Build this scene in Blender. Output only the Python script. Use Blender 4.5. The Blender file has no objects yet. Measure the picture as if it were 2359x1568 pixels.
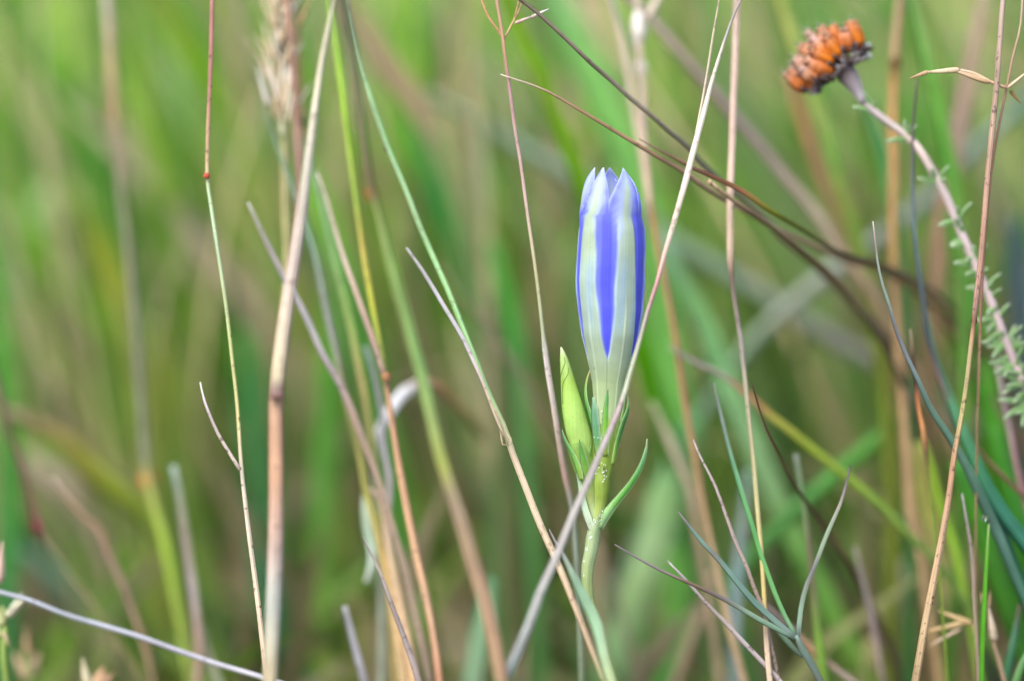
import bpy, bmesh, math, random
import numpy as np
from mathutils import Vector, Matrix
random.seed(7); rng = np.random.default_rng(11)
sc = bpy.context.scene
col = sc.collection
rad = math.radians

# ------------------------------------------------------------------ camera, sky, sun, exposure
FOCUS = 0.36            # metres to the gentian
FRAME_W = 0.143         # width of the meadow seen at that distance
PITCH = rad(12)
NX, NY = 2358.0, 1568.0  # survey grid across that width
PX = FRAME_W / NX        # metres per survey unit at the gentian
CAM = Vector((0.0, -FOCUS * math.cos(PITCH), 0.118 + FOCUS * math.sin(PITCH)))
FWD = Vector((0, math.cos(PITCH), -math.sin(PITCH)))
UPV = Vector((0, math.sin(PITCH), math.cos(PITCH)))
RGT = Vector((1, 0, 0))

cd = bpy.data.cameras.new('camera'); cam = bpy.data.objects.new('camera', cd); col.objects.link(cam)
cam.location = CAM; cam.rotation_euler = (math.pi / 2 - PITCH, 0, 0)
cd.sensor_width = 36; cd.lens = 36 * FOCUS / FRAME_W
cd.clip_start = 0.01; cd.clip_end = 500
cd.dof.use_dof = True; cd.dof.focus_distance = FOCUS
cd.dof.aperture_fstop = cd.lens / 17.0
cd.dof.aperture_blades = 0
sc.camera = cam

SUN_EL, SUN_AZ = rad(56), rad(215)      # high soft sun behind the camera's left shoulder
w = bpy.data.worlds.new('World'); sc.world = w; w.use_nodes = True
nt = w.node_tree; bg = nt.nodes['Background']
sky = nt.nodes.new('ShaderNodeTexSky'); sky.sky_type = 'NISHITA'; sky.sun_disc = False
sky.sun_elevation = SUN_EL; sky.sun_rotation = SUN_AZ
sky.air_density = 1.0; sky.dust_density = 3.0; sky.ozone_density = 1.0
nt.links.new(sky.outputs[0], bg.inputs[0]); bg.inputs[1].default_value = 0.15
sd = bpy.data.lights.new('sun', 'SUN'); so = bpy.data.objects.new('sun', sd); col.objects.link(so)
sd.energy = 1.5; sd.angle = rad(30); sd.color = (1, 0.97, 0.93)
sdir = Vector((math.sin(SUN_AZ) * math.cos(SUN_EL), math.cos(SUN_AZ) * math.cos(SUN_EL), math.sin(SUN_EL)))
so.rotation_euler = sdir.to_track_quat('Z', 'Y').to_euler()
sc.view_settings.view_transform = 'Standard'; sc.view_settings.look = 'None'
sc.view_settings.gamma = 1; sc.view_settings.use_curve_mapping = False
sc.view_settings.exposure = 1.42
sc.render.engine = 'CYCLES'
sc.cycles.use_denoising = True
sc.cycles.max_bounces = 6; sc.cycles.transparent_max_bounces = 6
sc.cycles.diffuse_bounces = 4

# ------------------------------------------------------------------ helpers
def P(x, y, d=0.0):
    """survey position (x right, y down) at d metres behind the gentian's plane"""
    k = PX * (FOCUS + d) / FOCUS
    return CAM + FWD * (FOCUS + d) + RGT * ((x - NX / 2) * k) - UPV * ((y - NY / 2) * k)

def lin(h):
    if not isinstance(h, str): return np.array(h, float)
    c = np.array([int(h[i:i + 2], 16) / 255 for i in (0, 2, 4)])
    return np.where(c <= 0.04045, c / 12.92, ((c + 0.055) / 1.055) ** 2.4)

def tag(o, label=None, cat=None, group=None, kind=None):
    for k, v in (('label', label), ('category', cat), ('group', group), ('kind', kind)):
        if v: o[k] = v
    return o

ALB = 0.82   # share of the photographed colour taken as base colour
def mesh_obj(name, verts, faces, colors=None, uvs=None, mat=None, parent=None, smooth=True):
    me = bpy.data.meshes.new(name)
    me.from_pydata([tuple(v) for v in verts], [], faces)
    if colors is not None:
        a = me.color_attributes.new('Col', 'FLOAT_COLOR', 'POINT')
        c = np.ones((len(verts), 4), np.float32); c[:, :3] = np.asarray(colors) * ALB
        a.data.foreach_set('color', c.ravel())
    if uvs is not None:
        ul = me.uv_layers.new(name='UVMap')
        li = np.zeros(len(me.loops), np.int32); me.loops.foreach_get('vertex_index', li)
        ul.data.foreach_set('uv', np.asarray(uvs, np.float32)[li].ravel())
    if smooth: me.polygons.foreach_set('use_smooth', np.ones(len(me.polygons), bool))
    if mat: me.materials.append(mat)
    me.update()
    o = bpy.data.objects.new(name, me); col.objects.link(o)
    if parent: o.parent = parent; o.matrix_parent_inverse = parent.matrix_world.inverted()
    return o

def catmull(pts, n):
    pts = np.asarray(pts, float); m = len(pts)
    if m == 2: 
        t = np.linspace(0, 1, n)[:, None]; return pts[0] * (1 - t) + pts[1] * t, t[:, 0]
    seg = np.linalg.norm(np.diff(pts, axis=0), axis=1); s = np.concatenate([[0], np.cumsum(seg)])
    q = np.linspace(0, s[-1], n); out = np.zeros((n, pts.shape[1]))
    i = np.clip(np.searchsorted(s, q, 'right') - 1, 0, m - 2)
    tan = np.zeros_like(pts)
    tan[1:-1] = (pts[2:] - pts[:-2]) / (s[2:] - s[:-2])[:, None]
    tan[0] = (pts[1] - pts[0]) / seg[0]; tan[-1] = (pts[-1] - pts[-2]) / seg[-1]
    h = seg[i][:, None]; u = ((q - s[i]) / seg[i])[:, None]
    out = ((2*u**3 - 3*u**2 + 1) * pts[i] + (u**3 - 2*u**2 + u) * h * tan[i]
           + (-2*u**3 + 3*u**2) * pts[i+1] + (u**3 - u**2) * h * tan[i+1])
    return out, q / s[-1]

WEATHER = 0.6
def keyed(keys, t):
    """keys: scalar, list (evenly spaced) or list of (t, value)"""
    if not isinstance(keys, (list, tuple)): keys = [keys]
    if isinstance(keys[0], tuple) and len(keys[0]) == 2 and not isinstance(keys[0][0], str):
        ts = [k[0] for k in keys]; vs = [k[1] for k in keys]
    else:
        vs = list(keys); ts = np.linspace(0, 1, len(vs)) if len(vs) > 1 else [0]
    if isinstance(vs[0], str):
        vs = np.array([lin(v) for v in vs])
        ex = np.clip(vs[:, 2] - vs[:, 1], 0, None); vs[:, 2] -= ex * .6; vs[:, 1] += ex * .15
        wm = np.clip((vs[:, 0] - vs[:, 1]) / (vs[:, 0] + 1e-6), 0, .45)[:, None]; lu = (vs @ np.array([.3, .55, .15]))[:, None]; vs = vs + (lu * np.array([1.06, 1.0, .9]) - vs) * wm * WEATHER   # weathered straw, lilac greyed
        return np.stack([np.interp(t, ts, vs[:, i]) for i in range(3)], -1)
    return np.interp(t, ts, vs)

# ------------------------------------------------------------------ materials
def new_mat(name):
    m = bpy.data.materials.new(name); m.use_nodes = True
    n = m.node_tree; n.nodes.clear()
    return m, n, n.nodes.new('ShaderNodeOutputMaterial')

def node(n, t, **kw):
    x = n.nodes.new(t)
    for k, v in kw.items(): setattr(x, k, v)
    return x

def plant_mat(name, rough=0.5, transl=0.3, streak=0.25, speck=0.0, spec=0.35, bump=0.25, us=14.0, vs=60.0, speckcol=(0.06, 0.03, 0.02), speckscale=900.0, sheen=0.0):
    m, n, out = new_mat(name)
    at = node(n, 'ShaderNodeAttribute', attribute_name='Col')
    uv = node(n, 'ShaderNodeUVMap')
    mp = node(n, 'ShaderNodeMapping'); mp.inputs['Scale'].default_value = (us, vs, 1)
    n.links.new(uv.outputs[0], mp.inputs[0])
    ns = node(n, 'ShaderNodeTexNoise'); ns.inputs['Scale'].default_value = 1.0; ns.inputs['Detail'].default_value = 3
    n.links.new(mp.outputs[0], ns.inputs['Vector'])
    mr = node(n, 'ShaderNodeMapRange'); mr.inputs[1].default_value = 0.3; mr.inputs[2].default_value = 0.7
    mr.inputs[3].default_value = 1 - streak; mr.inputs[4].default_value = 1 + streak
    n.links.new(ns.outputs[0], mr.inputs[0])
    # slow blotches along the length
    geo = node(n, 'ShaderNodeTexCoord')
    n2 = node(n, 'ShaderNodeTexNoise'); n2.inputs['Scale'].default_value = 260; n2.inputs['Detail'].default_value = 2
    n.links.new(geo.outputs['Object'], n2.inputs['Vector'])
    mr2 = node(n, 'ShaderNodeMapRange'); mr2.inputs[1].default_value = 0.3; mr2.inputs[2].default_value = 0.7
    mr2.inputs[3].default_value = 0.88; mr2.inputs[4].default_value = 1.12
    n.links.new(n2.outputs[0], mr2.inputs[0])
    mu = node(n, 'ShaderNodeMath', operation='MULTIPLY'); n.links.new(mr.outputs[0], mu.inputs[0]); n.links.new(mr2.outputs[0], mu.inputs[1])
    vm = node(n, 'ShaderNodeVectorMath', operation='SCALE')
    n.links.new(at.outputs['Color'], vm.inputs[0]); n.links.new(mu.outputs[0], vm.inputs['Scale'])
    colout = vm.outputs[0]
    if speck > 0:
        n3 = node(n, 'ShaderNodeTexNoise'); n3.inputs['Scale'].default_value = speckscale; n3.inputs['Detail'].default_value = 3
        n.links.new(geo.outputs['Object'], n3.inputs['Vector'])
        r3 = node(n, 'ShaderNodeMapRange'); r3.inputs[1].default_value = 0.60; r3.inputs[2].default_value = 0.68
        r3.inputs[3].default_value = 0; r3.inputs[4].default_value = speck
        n.links.new(n3.outputs[0], r3.inputs[0])
        mx = node(n, 'ShaderNodeMix', data_type='RGBA'); n.links.new(r3.outputs[0], mx.inputs[0])
        n.links.new(colout, mx.inputs[6]); mx.inputs[7].default_value = (*speckcol, 1)
        colout = mx.outputs[2]
    pb = node(n, 'ShaderNodeBsdfPrincipled'); n.links.new(colout, pb.inputs['Base Color'])
    pb.inputs['Roughness'].default_value = rough; pb.inputs['Specular IOR Level'].default_value = spec
    if sheen: pb.inputs['Sheen Weight'].default_value = sheen; pb.inputs['Sheen Roughness'].default_value = 0.4
    bp = node(n, 'ShaderNodeBump'); bp.inputs['Strength'].default_value = bump; bp.inputs['Distance'].default_value = 0.0001
    n.links.new(ns.outputs[0], bp.inputs['Height']); n.links.new(bp.outputs[0], pb.inputs['Normal'])
    tr = node(n, 'ShaderNodeBsdfTranslucent'); n.links.new(colout, tr.inputs[0])
    ms = node(n, 'ShaderNodeMixShader'); ms.inputs[0].default_value = transl
    n.links.new(pb.outputs[0], ms.inputs[1]); n.links.new(tr.outputs[0], ms.inputs[2])
    n.links.new(ms.outputs[0], out.inputs[0])
    return m

M_FRESH = plant_mat('fresh_grass', 0.5, 0.45, 0.16, us=10, vs=40)
M_DRY = plant_mat('dry_straw', 0.65, 0.2, 0.34, speck=0.4, us=13, vs=45, bump=0.5)
M_SPECK = plant_mat('speckled_straw', 0.6, 0.12, 0.34, speck=0.75, us=14, vs=60, speckscale=1500)
M_PETAL = plant_mat('gentian_petal', 0.55, 0.3, 0.075, us=110, vs=20, spec=0.2, bump=0.1, sheen=0.15)
M_GREEN = plant_mat('gentian_green', 0.5, 0.3, 0.2, us=14, vs=60, speck=0.22, speckcol=(0.12, 0.10, 0.03), speckscale=1200)
M_BUD = plant_mat('gentian_bud', 0.55, 0.35, 0.12, speck=0.0, speckcol=(0.16, 0.14, 0.05), speckscale=2600, us=20, vs=30)
M_HEATH = plant_mat('heather_bell', 0.75, 0.4, 0.3, us=9, vs=500, spec=0.2, bump=0.8)
M_WOOD = plant_mat('heather_stem', 0.7, 0.05, 0.2, us=8, vs=200)

def simple_mat(name, color, rough=0.5, trans=0.0, ior=1.45):
    m, n, out = new_mat(name)
    pb = node(n, 'ShaderNodeBsdfPrincipled'); pb.inputs['Base Color'].default_value = (*color, 1)
    pb.inputs['Roughness'].default_value = rough; pb.inputs['Transmission Weight'].default_value = trans; pb.inputs['IOR'].default_value = ior
    ns = node(n, 'ShaderNodeTexNoise'); ns.inputs['Scale'].default_value = 3000
    bp = node(n, 'ShaderNodeBump'); bp.inputs['Strength'].default_value = 0.1; bp.inputs['Distance'].default_value = 0.00002
    n.links.new(ns.outputs[0], bp.inputs['Height']); n.links.new(bp.outputs[0], pb.inputs['Normal'])
    n.links.new(pb.outputs[0], out.inputs[0])
    return m
M_DEW = simple_mat('dew', (1, 1, 1), 0.02, 1.0, 1.33)
M_SAND = simple_mat('quartz_sand', (0.75, 0.75, 0.78), 0.3)
M_GRIT = simple_mat('dark_grit', (0.05, 0.04, 0.04), 0.6)

def soil_mat():
    m, n, out = new_mat('peaty_soil')
    tc = node(n, 'ShaderNodeTexCoord')
    a = node(n, 'ShaderNodeTexNoise'); a.inputs['Scale'].default_value = 22; a.inputs['Detail'].default_value = 8
    n.links.new(tc.outputs['Object'], a.inputs['Vector'])
    r = node(n, 'ShaderNodeValToRGB')
    e = r.color_ramp.elements; e[0].position = 0.35; e[0].color = (0.05, 0.035, 0.025, 1); e[1].position = 0.65; e[1].color = (0.14, 0.13, 0.06, 1)
    n.links.new(a.outputs[0], r.inputs[0])
    pb = node(n, 'ShaderNodeBsdfPrincipled'); pb.inputs['Roughness'].default_value = 0.9
    n.links.new(r.outputs[0], pb.inputs['Base Color'])
    bp = node(n, 'ShaderNodeBump'); bp.inputs['Strength'].default_value = 0.6; bp.inputs['Distance'].default_value = 0.01
    n.links.new(a.outputs[0], bp.inputs['Height']); n.links.new(bp.outputs[0], pb.inputs['Normal'])
    n.links.new(pb.outputs[0], out.inputs[0])
    return m

# ------------------------------------------------------------------ ground
xs = np.concatenate([-np.geomspace(150, 1.0, 12), np.linspace(-0.9, 0.9, 46), np.geomspace(1.0, 150, 12)])
gv = []; gf = []
for j, yy in enumerate(xs):
    for i, xx in enumerate(xs):
        near = 1 / (1 + (xx * xx + yy * yy) * 0.3)
        gv.append((xx, yy, -0.004 + near * 0.006 * (math.sin(xx * 23 + 1) * math.sin(yy * 19) + 0.6 * math.sin(xx * 51 + yy * 37)) - 0.004))
m_ = len(xs)
for j in range(m_ - 1):
    for i in range(m_ - 1): gf.append((j*m_+i, j*m_+i+1, (j+1)*m_+i+1, (j+1)*m_+i))
tag(mesh_obj('ground', gv, gf, mat=soil_mat()), kind='structure')

# ------------------------------------------------------------------ blades and stems
def sweep(path, radii, cols, kind, facing, twist=0.0, t=None):
    """closed section swept along path (n,3); kind tube / leaf / flat"""
    n = len(path)
    if kind == 'tube':
        k = 9; a = np.linspace(0, 2 * math.pi, k); sec = np.stack([np.cos(a), np.sin(a)], -1)
    elif kind == 'leaf':   # keeled blade
        sec = np.array([(-1, 0.34), (-0.5, 0.08), (0, -0.14), (0.5, 0.08), (1, 0.34), (0.5, 0.2), (0, 0.02), (-0.5, 0.2), (-1, 0.34)])
    else:                  # rolled, half-round blade
        sec = np.array([(-1, 0.0), (-0.6, -0.32), (0, -0.42), (0.6, -0.32), (1, 0.0), (0.55, -0.05), (0, -0.16), (-0.55, -0.05), (-1, 0.0)])
    k = len(sec)
    tan = np.gradient(path, axis=0); tan /= np.linalg.norm(tan, axis=1)[:, None] + 1e-12
    f = np.asarray(facing, float)
    side = np.cross(tan, f); side /= np.linalg.norm(side, axis=1)[:, None] + 1e-12
    nor = np.cross(side, tan)
    tw = twist * np.linspace(0, 1, n) if np.isscalar(twist) else np.asarray(twist)
    c, s = np.cos(tw)[:, None], np.sin(tw)[:, None]
    side, nor = side * c + nor * s, nor * c - side * s
    V = path[:, None, :] + radii[:, None, None] * (sec[None, :, :1] * side[:, None, :] - sec[None, :, 1:] * nor[:, None, :])
    V = V.reshape(-1, 3)
    L = np.concatenate([[0], np.cumsum(np.linalg.norm(np.diff(path, axis=0), axis=1))])
    U = np.stack([np.tile(np.linspace(0, 1, k), n), np.repeat(L, k)], -1)
    C = np.repeat(cols, k, axis=0)
    F = []
    for i in range(n - 1):
        for j in range(k - 1):
            F.append((i*k+j, i*k+j+1, (i+1)*k+j+1, (i+1)*k+j))
    F.append(tuple(range(k - 1))[::-1]); F.append(tuple((n-1)*k + j for j in range(k - 1)))
    return V, F, C, U

CNT = 0
def B(name, label, pts, d, w, c, kind='tube', mat=None, parent=None, root=True, cat='grass', n=None, top=None, face=None, twist=0.0, group=None):
    """a blade or stem from its tip to its root: survey points, depth (cm) keys, width keys, colour keys"""
    global CNT; CNT += 1
    rnd = random.Random(CNT * 13 + 5)
    pts = np.asarray(pts, float)
    n = n or max(10, min(48, int(np.linalg.norm(np.diff(pts, axis=0), axis=1).sum() / 28)))
    p2, t = catmull(pts, n)
    dd = keyed(d, t) / 100.0
    ww = keyed(w, t); cc = keyed(c, t)
    path = np.array([P(x, y, z) for (x, y), z in zip(p2, dd)])
    rr = ww * PX * (FOCUS + dd) / FOCUS / 2
    # carry on above the picture to a fine tip
    x0, y0 = pts[0]
    if (y0 <= 4 or x0 <= 4 or x0 >= NX - 4) and parent is None or top:
        ln = (top or rnd.uniform(2.5, 7)) / 100
        dirv = path[0] - path[2]; dirv /= np.linalg.norm(dirv); m = 8
        ext = [path[0] + dirv * ln * (i / m) + np.array([0, 0, -0.1 * ln]) * (i / m) ** 2 for i in range(m, 0, -1)]
        path = np.vstack([ext, path]); rr = np.concatenate([rr[0] * np.linspace(0.15, 0.95, m), rr]); cc = np.vstack([np.repeat(cc[:1], m, 0), cc])
    if root:
        p = path[-1].copy(); dv = path[-1] - path[-4]; dv /= np.linalg.norm(dv)
        ext = []
        down = np.array([rnd.uniform(-.15, .15), rnd.uniform(-.05, .15), -1.0])
        for i in range(80):
            dv = dv * 0.9 + down * 0.1; dv /= np.linalg.norm(dv)
            p = p + dv * 0.006; ext.append(p.copy())
            if p[2] < -0.012: break
        path = np.vstack([path, ext]); rr = np.concatenate([rr, np.full(len(ext), rr[-1])]); cc = np.vstack([cc, np.repeat(cc[-1:], len(ext), 0)])
    f = face if face is not None else np.array([rnd.uniform(-.5, .5), -1, rnd.uniform(-.1, .4)])
    V, F, C, U = sweep(path, np.maximum(rr, 2e-5), cc, kind, f, twist)
    if mat is None: mat = M_FRESH if kind == 'leaf' else M_DRY
    o = mesh_obj(name, V, F, C, U, mat, parent)
    if parent is None: tag(o, label, cat, group)
    elif label: o['label'] = label
    return o

def node_ring(parent, x, y, d, wd, ht, c, axis=None, name='node'):
    """swollen joint on a stem"""
    a = axis or (0, 1); L = math.hypot(*a); a = (a[0] / L, a[1] / L)
    ts = np.linspace(-1, 1, 9)
    path = np.array([P(x + a[0] * ht * s / 2, y + a[1] * ht * s / 2, d / 100) for s in ts])
    rr = wd * PX * (FOCUS + d / 100) / FOCUS / 2 * (0.82 + 0.25 * np.cos(ts * math.pi / 2))
    V, F, C, U = sweep(path, rr, np.repeat(lin(c)[None], 9, 0), 'tube', (0.2, -1, 0.1))
    return mesh_obj(name, V, F, C, U, M_DRY, parent)

def husk(parent, x0, y0, x1, y1, d, wd, c, mat=None, name='spikelet', bulge=0.45):
    """a pointed grain husk from its base (x0,y0) to its tip"""
    ts = np.linspace(0, 1, 10)
    path = np.array([P(x0 + (x1 - x0) * s, y0 + (y1 - y0) * s, d / 100) for s in ts])
    path += np.array([0, -1, 0]) * (np.sin(ts * math.pi) * wd * PX * 0.2)[:, None]
    prof = np.sin(np.clip(ts, 0, 1) ** bulge * math.pi) ** 0.8 * 0.92 + 0.08
    rr = wd * PX * (FOCUS + d / 100) / FOCUS / 2 * prof
    V, F, C, U = sweep(path, rr, np.repeat(lin(c)[None], 10, 0) if isinstance(c, str) else keyed(c, ts), 'tube', (0.3, -1, 0.1))
    return mesh_obj(name, V, F, C, U, mat or M_DRY, parent)

def thread(parent, pts, d, wd, c, name='branch'):
    return B(name, None, pts, d, wd, c, 'tube', parent=parent, root=False, n=12)
# BODY
# ------------------------------------------------------------------ the meadow behind and around (uncountable)
def in_view(x, y, margin):
    """half-width of the view at ground distance y, with a margin"""
    return abs(x) < 0.5 * FRAME_W * (y - CAM.y) / FOCUS + margin

def field(name, n, sampler, hgt, wid, lean, palettes, mat, seg=6, droop=0.35, bright=1.28):
    V = np.zeros((n, seg + 1, 3, 3)); C = np.zeros((n, seg + 1, 3, 3)); U = np.zeros((n, seg + 1, 3, 2))
    k = 0; s = np.linspace(0, 1, seg + 1)
    while k < n:
        x, y = sampler()
        h = hgt * math.exp(rng.normal(0, 0.28)); wd = wid * math.exp(rng.normal(0, 0.35)); L = (rng.normal(lean, 0.17), rng.normal(0.0, 0.16))
        dr = rng.uniform(0.05, droop); ph = rng.uniform(0, 6.28)
        cx = x + h * (L[0] * s + dr * math.cos(ph) * s ** 3); cy = y + h * (L[1] * s + dr * math.sin(ph) * s ** 3)
        cz = h * (s - 0.3 * dr * s ** 3) - 0.006
        pal = palettes(x, y); c0, c1 = pal
        v = bright * math.exp(rng.normal(0, 0.12))
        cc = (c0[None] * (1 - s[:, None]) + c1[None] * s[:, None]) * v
        a = rng.uniform(-1.1, 1.1); dx, dy = math.cos(a), math.sin(a)
        ww = wd * 0.5 * (0.7 + 0.6 * s) * (1 - s ** 4) + 1e-4
        for q, (e, f) in enumerate(((-1, 0), (0, 0.35), (1, 0))):
            V[k, :, q, 0] = cx + dx * ww * e - dy * ww * f
            V[k, :, q, 1] = cy + dy * ww * e + dx * ww * f
            V[k, :, q, 2] = cz
            C[k, :, q] = cc; U[k, :, q, 0] = q / 2; U[k, :, q, 1] = s * h
        k += 1
    base = np.arange(n)[:, None, None] * (seg + 1) * 3
    i = np.arange(seg)[None, :, None]; q = np.arange(2)[None, None, :]
    a = base + i * 3 + q
    F = np.stack([a, a + 1, a + 4, a + 3], -1).reshape(-1, 4)
    me = bpy.data.meshes.new(name); V = V.reshape(-1, 3); nv = len(V); nf = len(F)
    me.vertices.add(nv); me.vertices.foreach_set('co', V.astype(np.float32).ravel())
    me.loops.add(nf * 4); me.loops.foreach_set('vertex_index', F.astype(np.int32).ravel())
    me.polygons.add(nf); me.polygons.foreach_set('loop_start', np.arange(0, nf * 4, 4, dtype=np.int32))
    me.polygons.foreach_set('use_smooth', np.ones(nf, bool))
    me.update(calc_edges=True)
    at = me.color_attributes.new('Col', 'FLOAT_COLOR', 'POINT')
    cc = np.ones((nv, 4), np.float32); cc[:, :3] = C.reshape(-1, 3) * ALB; at.data.foreach_set('color', cc.ravel())
    ul = me.uv_layers.new(name='UVMap'); ul.data.foreach_set('uv', U.reshape(-1, 2)[F.ravel()].astype(np.float32).ravel())
    me.materials.append(mat)
    o = bpy.data.objects.new(name, me); col.objects.link(o)
    return o

def sample_near():
    # the belt seen as soft background, denser close by
    while True:
        y = 0.20 + 1.5 * rng.random() ** 1.4
        x = rng.uniform(-1, 1) * (0.16 + 0.32 * (y + 0.36))
        return x, y
def sample_dry():
    while True:
        x, y = sample_near()
        if x > -0.02 or rng.random() < 0.5: return x, y
def sample_far():
    while True:
        y = rng.uniform(1.2, 6.0); x = rng.uniform(-1, 1) * (0.5 + 0.5 * y)
        return x, y
def sample_around():
    while True:
        x = rng.uniform(-1.3, 1.3); y = rng.uniform(-1.3, 1.4)
        if y > 0.08 and in_view(x, y, 0.06): continue
        if -1.0 < y <= 0.08 and abs(x) < 0.20 + 0.12 * max(0, -y): continue
        return x, y

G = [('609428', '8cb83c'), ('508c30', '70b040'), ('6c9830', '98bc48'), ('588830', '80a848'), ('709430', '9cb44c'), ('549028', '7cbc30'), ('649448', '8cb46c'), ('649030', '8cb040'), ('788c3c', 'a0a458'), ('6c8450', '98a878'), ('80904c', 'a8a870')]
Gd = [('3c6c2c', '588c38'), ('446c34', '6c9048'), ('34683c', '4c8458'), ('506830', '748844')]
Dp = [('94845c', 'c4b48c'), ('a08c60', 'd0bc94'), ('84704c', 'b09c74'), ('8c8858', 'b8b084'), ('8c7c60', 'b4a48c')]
def pal_green(x, y):
    if rng.random() < 0.15 + 0.35 * (x > 0.05): p = Gd if rng.random() < 0.6 else G
    elif x < 0.02: p = G[:8]
    else: p = G
    a, b = p[rng.integers(len(p))]; return lin(a), lin(b)
def pal_dry(x, y):
    a, b = Dp[rng.integers(len(Dp))]; return lin(a), lin(b)
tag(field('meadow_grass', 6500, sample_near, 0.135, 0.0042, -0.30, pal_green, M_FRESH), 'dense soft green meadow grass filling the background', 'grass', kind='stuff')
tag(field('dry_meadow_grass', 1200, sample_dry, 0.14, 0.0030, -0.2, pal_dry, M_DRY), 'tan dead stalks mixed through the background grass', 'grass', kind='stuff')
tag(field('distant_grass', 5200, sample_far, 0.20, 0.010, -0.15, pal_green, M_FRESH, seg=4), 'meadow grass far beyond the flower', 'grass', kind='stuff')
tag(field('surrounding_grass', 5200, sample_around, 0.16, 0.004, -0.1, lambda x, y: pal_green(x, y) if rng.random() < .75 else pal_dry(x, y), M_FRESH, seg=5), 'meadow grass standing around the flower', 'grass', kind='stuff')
# short undergrowth and fallen stalks on the soil
tag(field('undergrowth', 3500, lambda: (lambda y: (rng.uniform(-1, 1) * (0.14 + 0.3 * (y + .36)), y))(0.06 + 0.9 * rng.random() ** 1.3), 0.055, 0.0035, -0.1, lambda x, y: pal_green(x, y) if rng.random() < .6 else pal_dry(x, y), M_FRESH, seg=4, droop=1.2, bright=0.7), 'short mossy undergrowth between the stems', 'undergrowth', kind='stuff')

def sample_wisp():
    y = rng.uniform(0.12, 0.26); return rng.uniform(-1, 1) * (0.11 + 0.25 * (y + .36)), y
tag(field('straw_wisps', 190, sample_wisp, 0.16, 0.0010, -0.16, pal_dry, M_DRY, seg=8, droop=.3, bright=1.25), 'fine pale straw wisps scattered behind the nearer stems', 'grass', kind='stuff')
# ------------------------------------------------------------------ left of the gentian
o = B('grass_culm', 'slender speckled stem, red above a red joint, with a small grey side shoot',
  [(489,0),(485,150),(477,400),(485,470),(502,580),(520,700),(535,830),(546,930),(556,1075),(570,1200),(592,1370),(615,1568)],
  [0.8,0.6,0.3,0], [11,11,10,8.5,8.5,9,9.5,10,11.5,13,13.5], [(0,'b06a60'),(.08,'b86e62'),(.17,'c08a60'),(.25,'c0a070'),(.265,'a9bc90'),(.35,'b0c8a0'),(.5,'b8bd7c'),(.62,'c4b878'),(.69,'cdbda6'),(.8,'d6c2a8'),(1,'d2ac88')], mat=M_SPECK)
node_ring(o, 476, 405, 0.6, 14, 13, 'b8553c', (-0.1, 1))
B('leaf_blade', 'withered grey-lilac side shoot', [(461,880),(470,920),(485,960),(503,1000),(528,1042),(553,1082)], [0.3,0.1,0], [3,7,8,8.5,9], ['d8d0cc','b0a0a4','a89890','bcaaa0','c8b4a0'], parent=o, root=False, mat=M_SPECK)
o = B('grass_culm', 'blurred grey-brown stem turning yellow-green below a fat orange joint',
  [(247,0),(254,120),(262,250),(275,400),(300,620),(318,830),(335,1050),(343,1110),(375,1230),(410,1390),(440,1568)],
  [6.5,6], [24,24,22,20,20,20,22,28,28,28], [(0,'b5ab98'),(.08,'bb9f70'),(.15,'c08f60'),(.2,'a08c70'),(.3,'7f7d62'),(.5,'80806c'),(.66,'84866a'),(.72,'a0a854'),(.8,'96b43c'),(1,'8fa048')])
node_ring(o, 262, 262, 6.5, 24, 40, 'b86844', (0.1, 1)); node_ring(o, 342, 1105, 6.2, 34, 44, 'd07a34', (0.15, 1))
# big pale culm
o = B('grass_culm', 'thick pale straw culm with a dark joint, pinkish tan below it',
  [(770,0),(740,150),(715,330),(690,520),(665,680),(648,800),(637,905),(636,1000),(636,1200),(630,1400),(622,1568)],
  [-1.6,-1.8,-2], [10,15,18,23,26,30,32,33,34,36,34], [(0,'a8a888'),(.1,'c4bca0'),(.25,'d0c8b4'),(.4,'dcc8b8'),(.56,'d4c49c'),(.575,'8c7068'),(.59,'c89870'),(.7,'d49c70'),(.8,'c8a898'),(.88,'b8bcb0'),(1,'c0b088')])
node_ring(o, 637, 912, -2, 33, 14, '806058')
# flowering culm left of it
o = B('grass_culm', 'straw culm topped by whitish husks, standing behind the thick pale culm',
  [(652,285),(655,400),(658,500),(662,570),(660,660),(648,790),(638,910),(637,1000),(637,1200),(632,1400),(624,1568)], 3.4, [12,15,16,16], ['c8c088','c8b880','c4b07c','b8a070','a89468'])
for a in [(652,318,646,255,'d8d4b0',20),(648,245,612,120,'d6c8b4',26),(652,235,662,130,'ddd4c8',30),(660,200,676,110,'e0dacc',22),(640,200,600,160,'cdbfa8',16),(638,120,650,45,'dcd6c4',24),(620,250,590,150,'d8d0c4',20),(640,70,600,0,'cfc09a',18),(650,40,672,-30,'d8ccb0',20),(662,110,700,30,'c8a878',14),(640,20,630,-60,'d8c8a8',22),(690,60,718,-10,'c4a070',14)]:
    husk(o, *a[:4], 3.4 + random.uniform(-.4, .4), a[5] * .62, a[4])
thread(o, [(640,-60),(640,60),(648,180),(652,300)], 3.4, 7, 'c8a878')
rs = random.Random(3)
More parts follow.
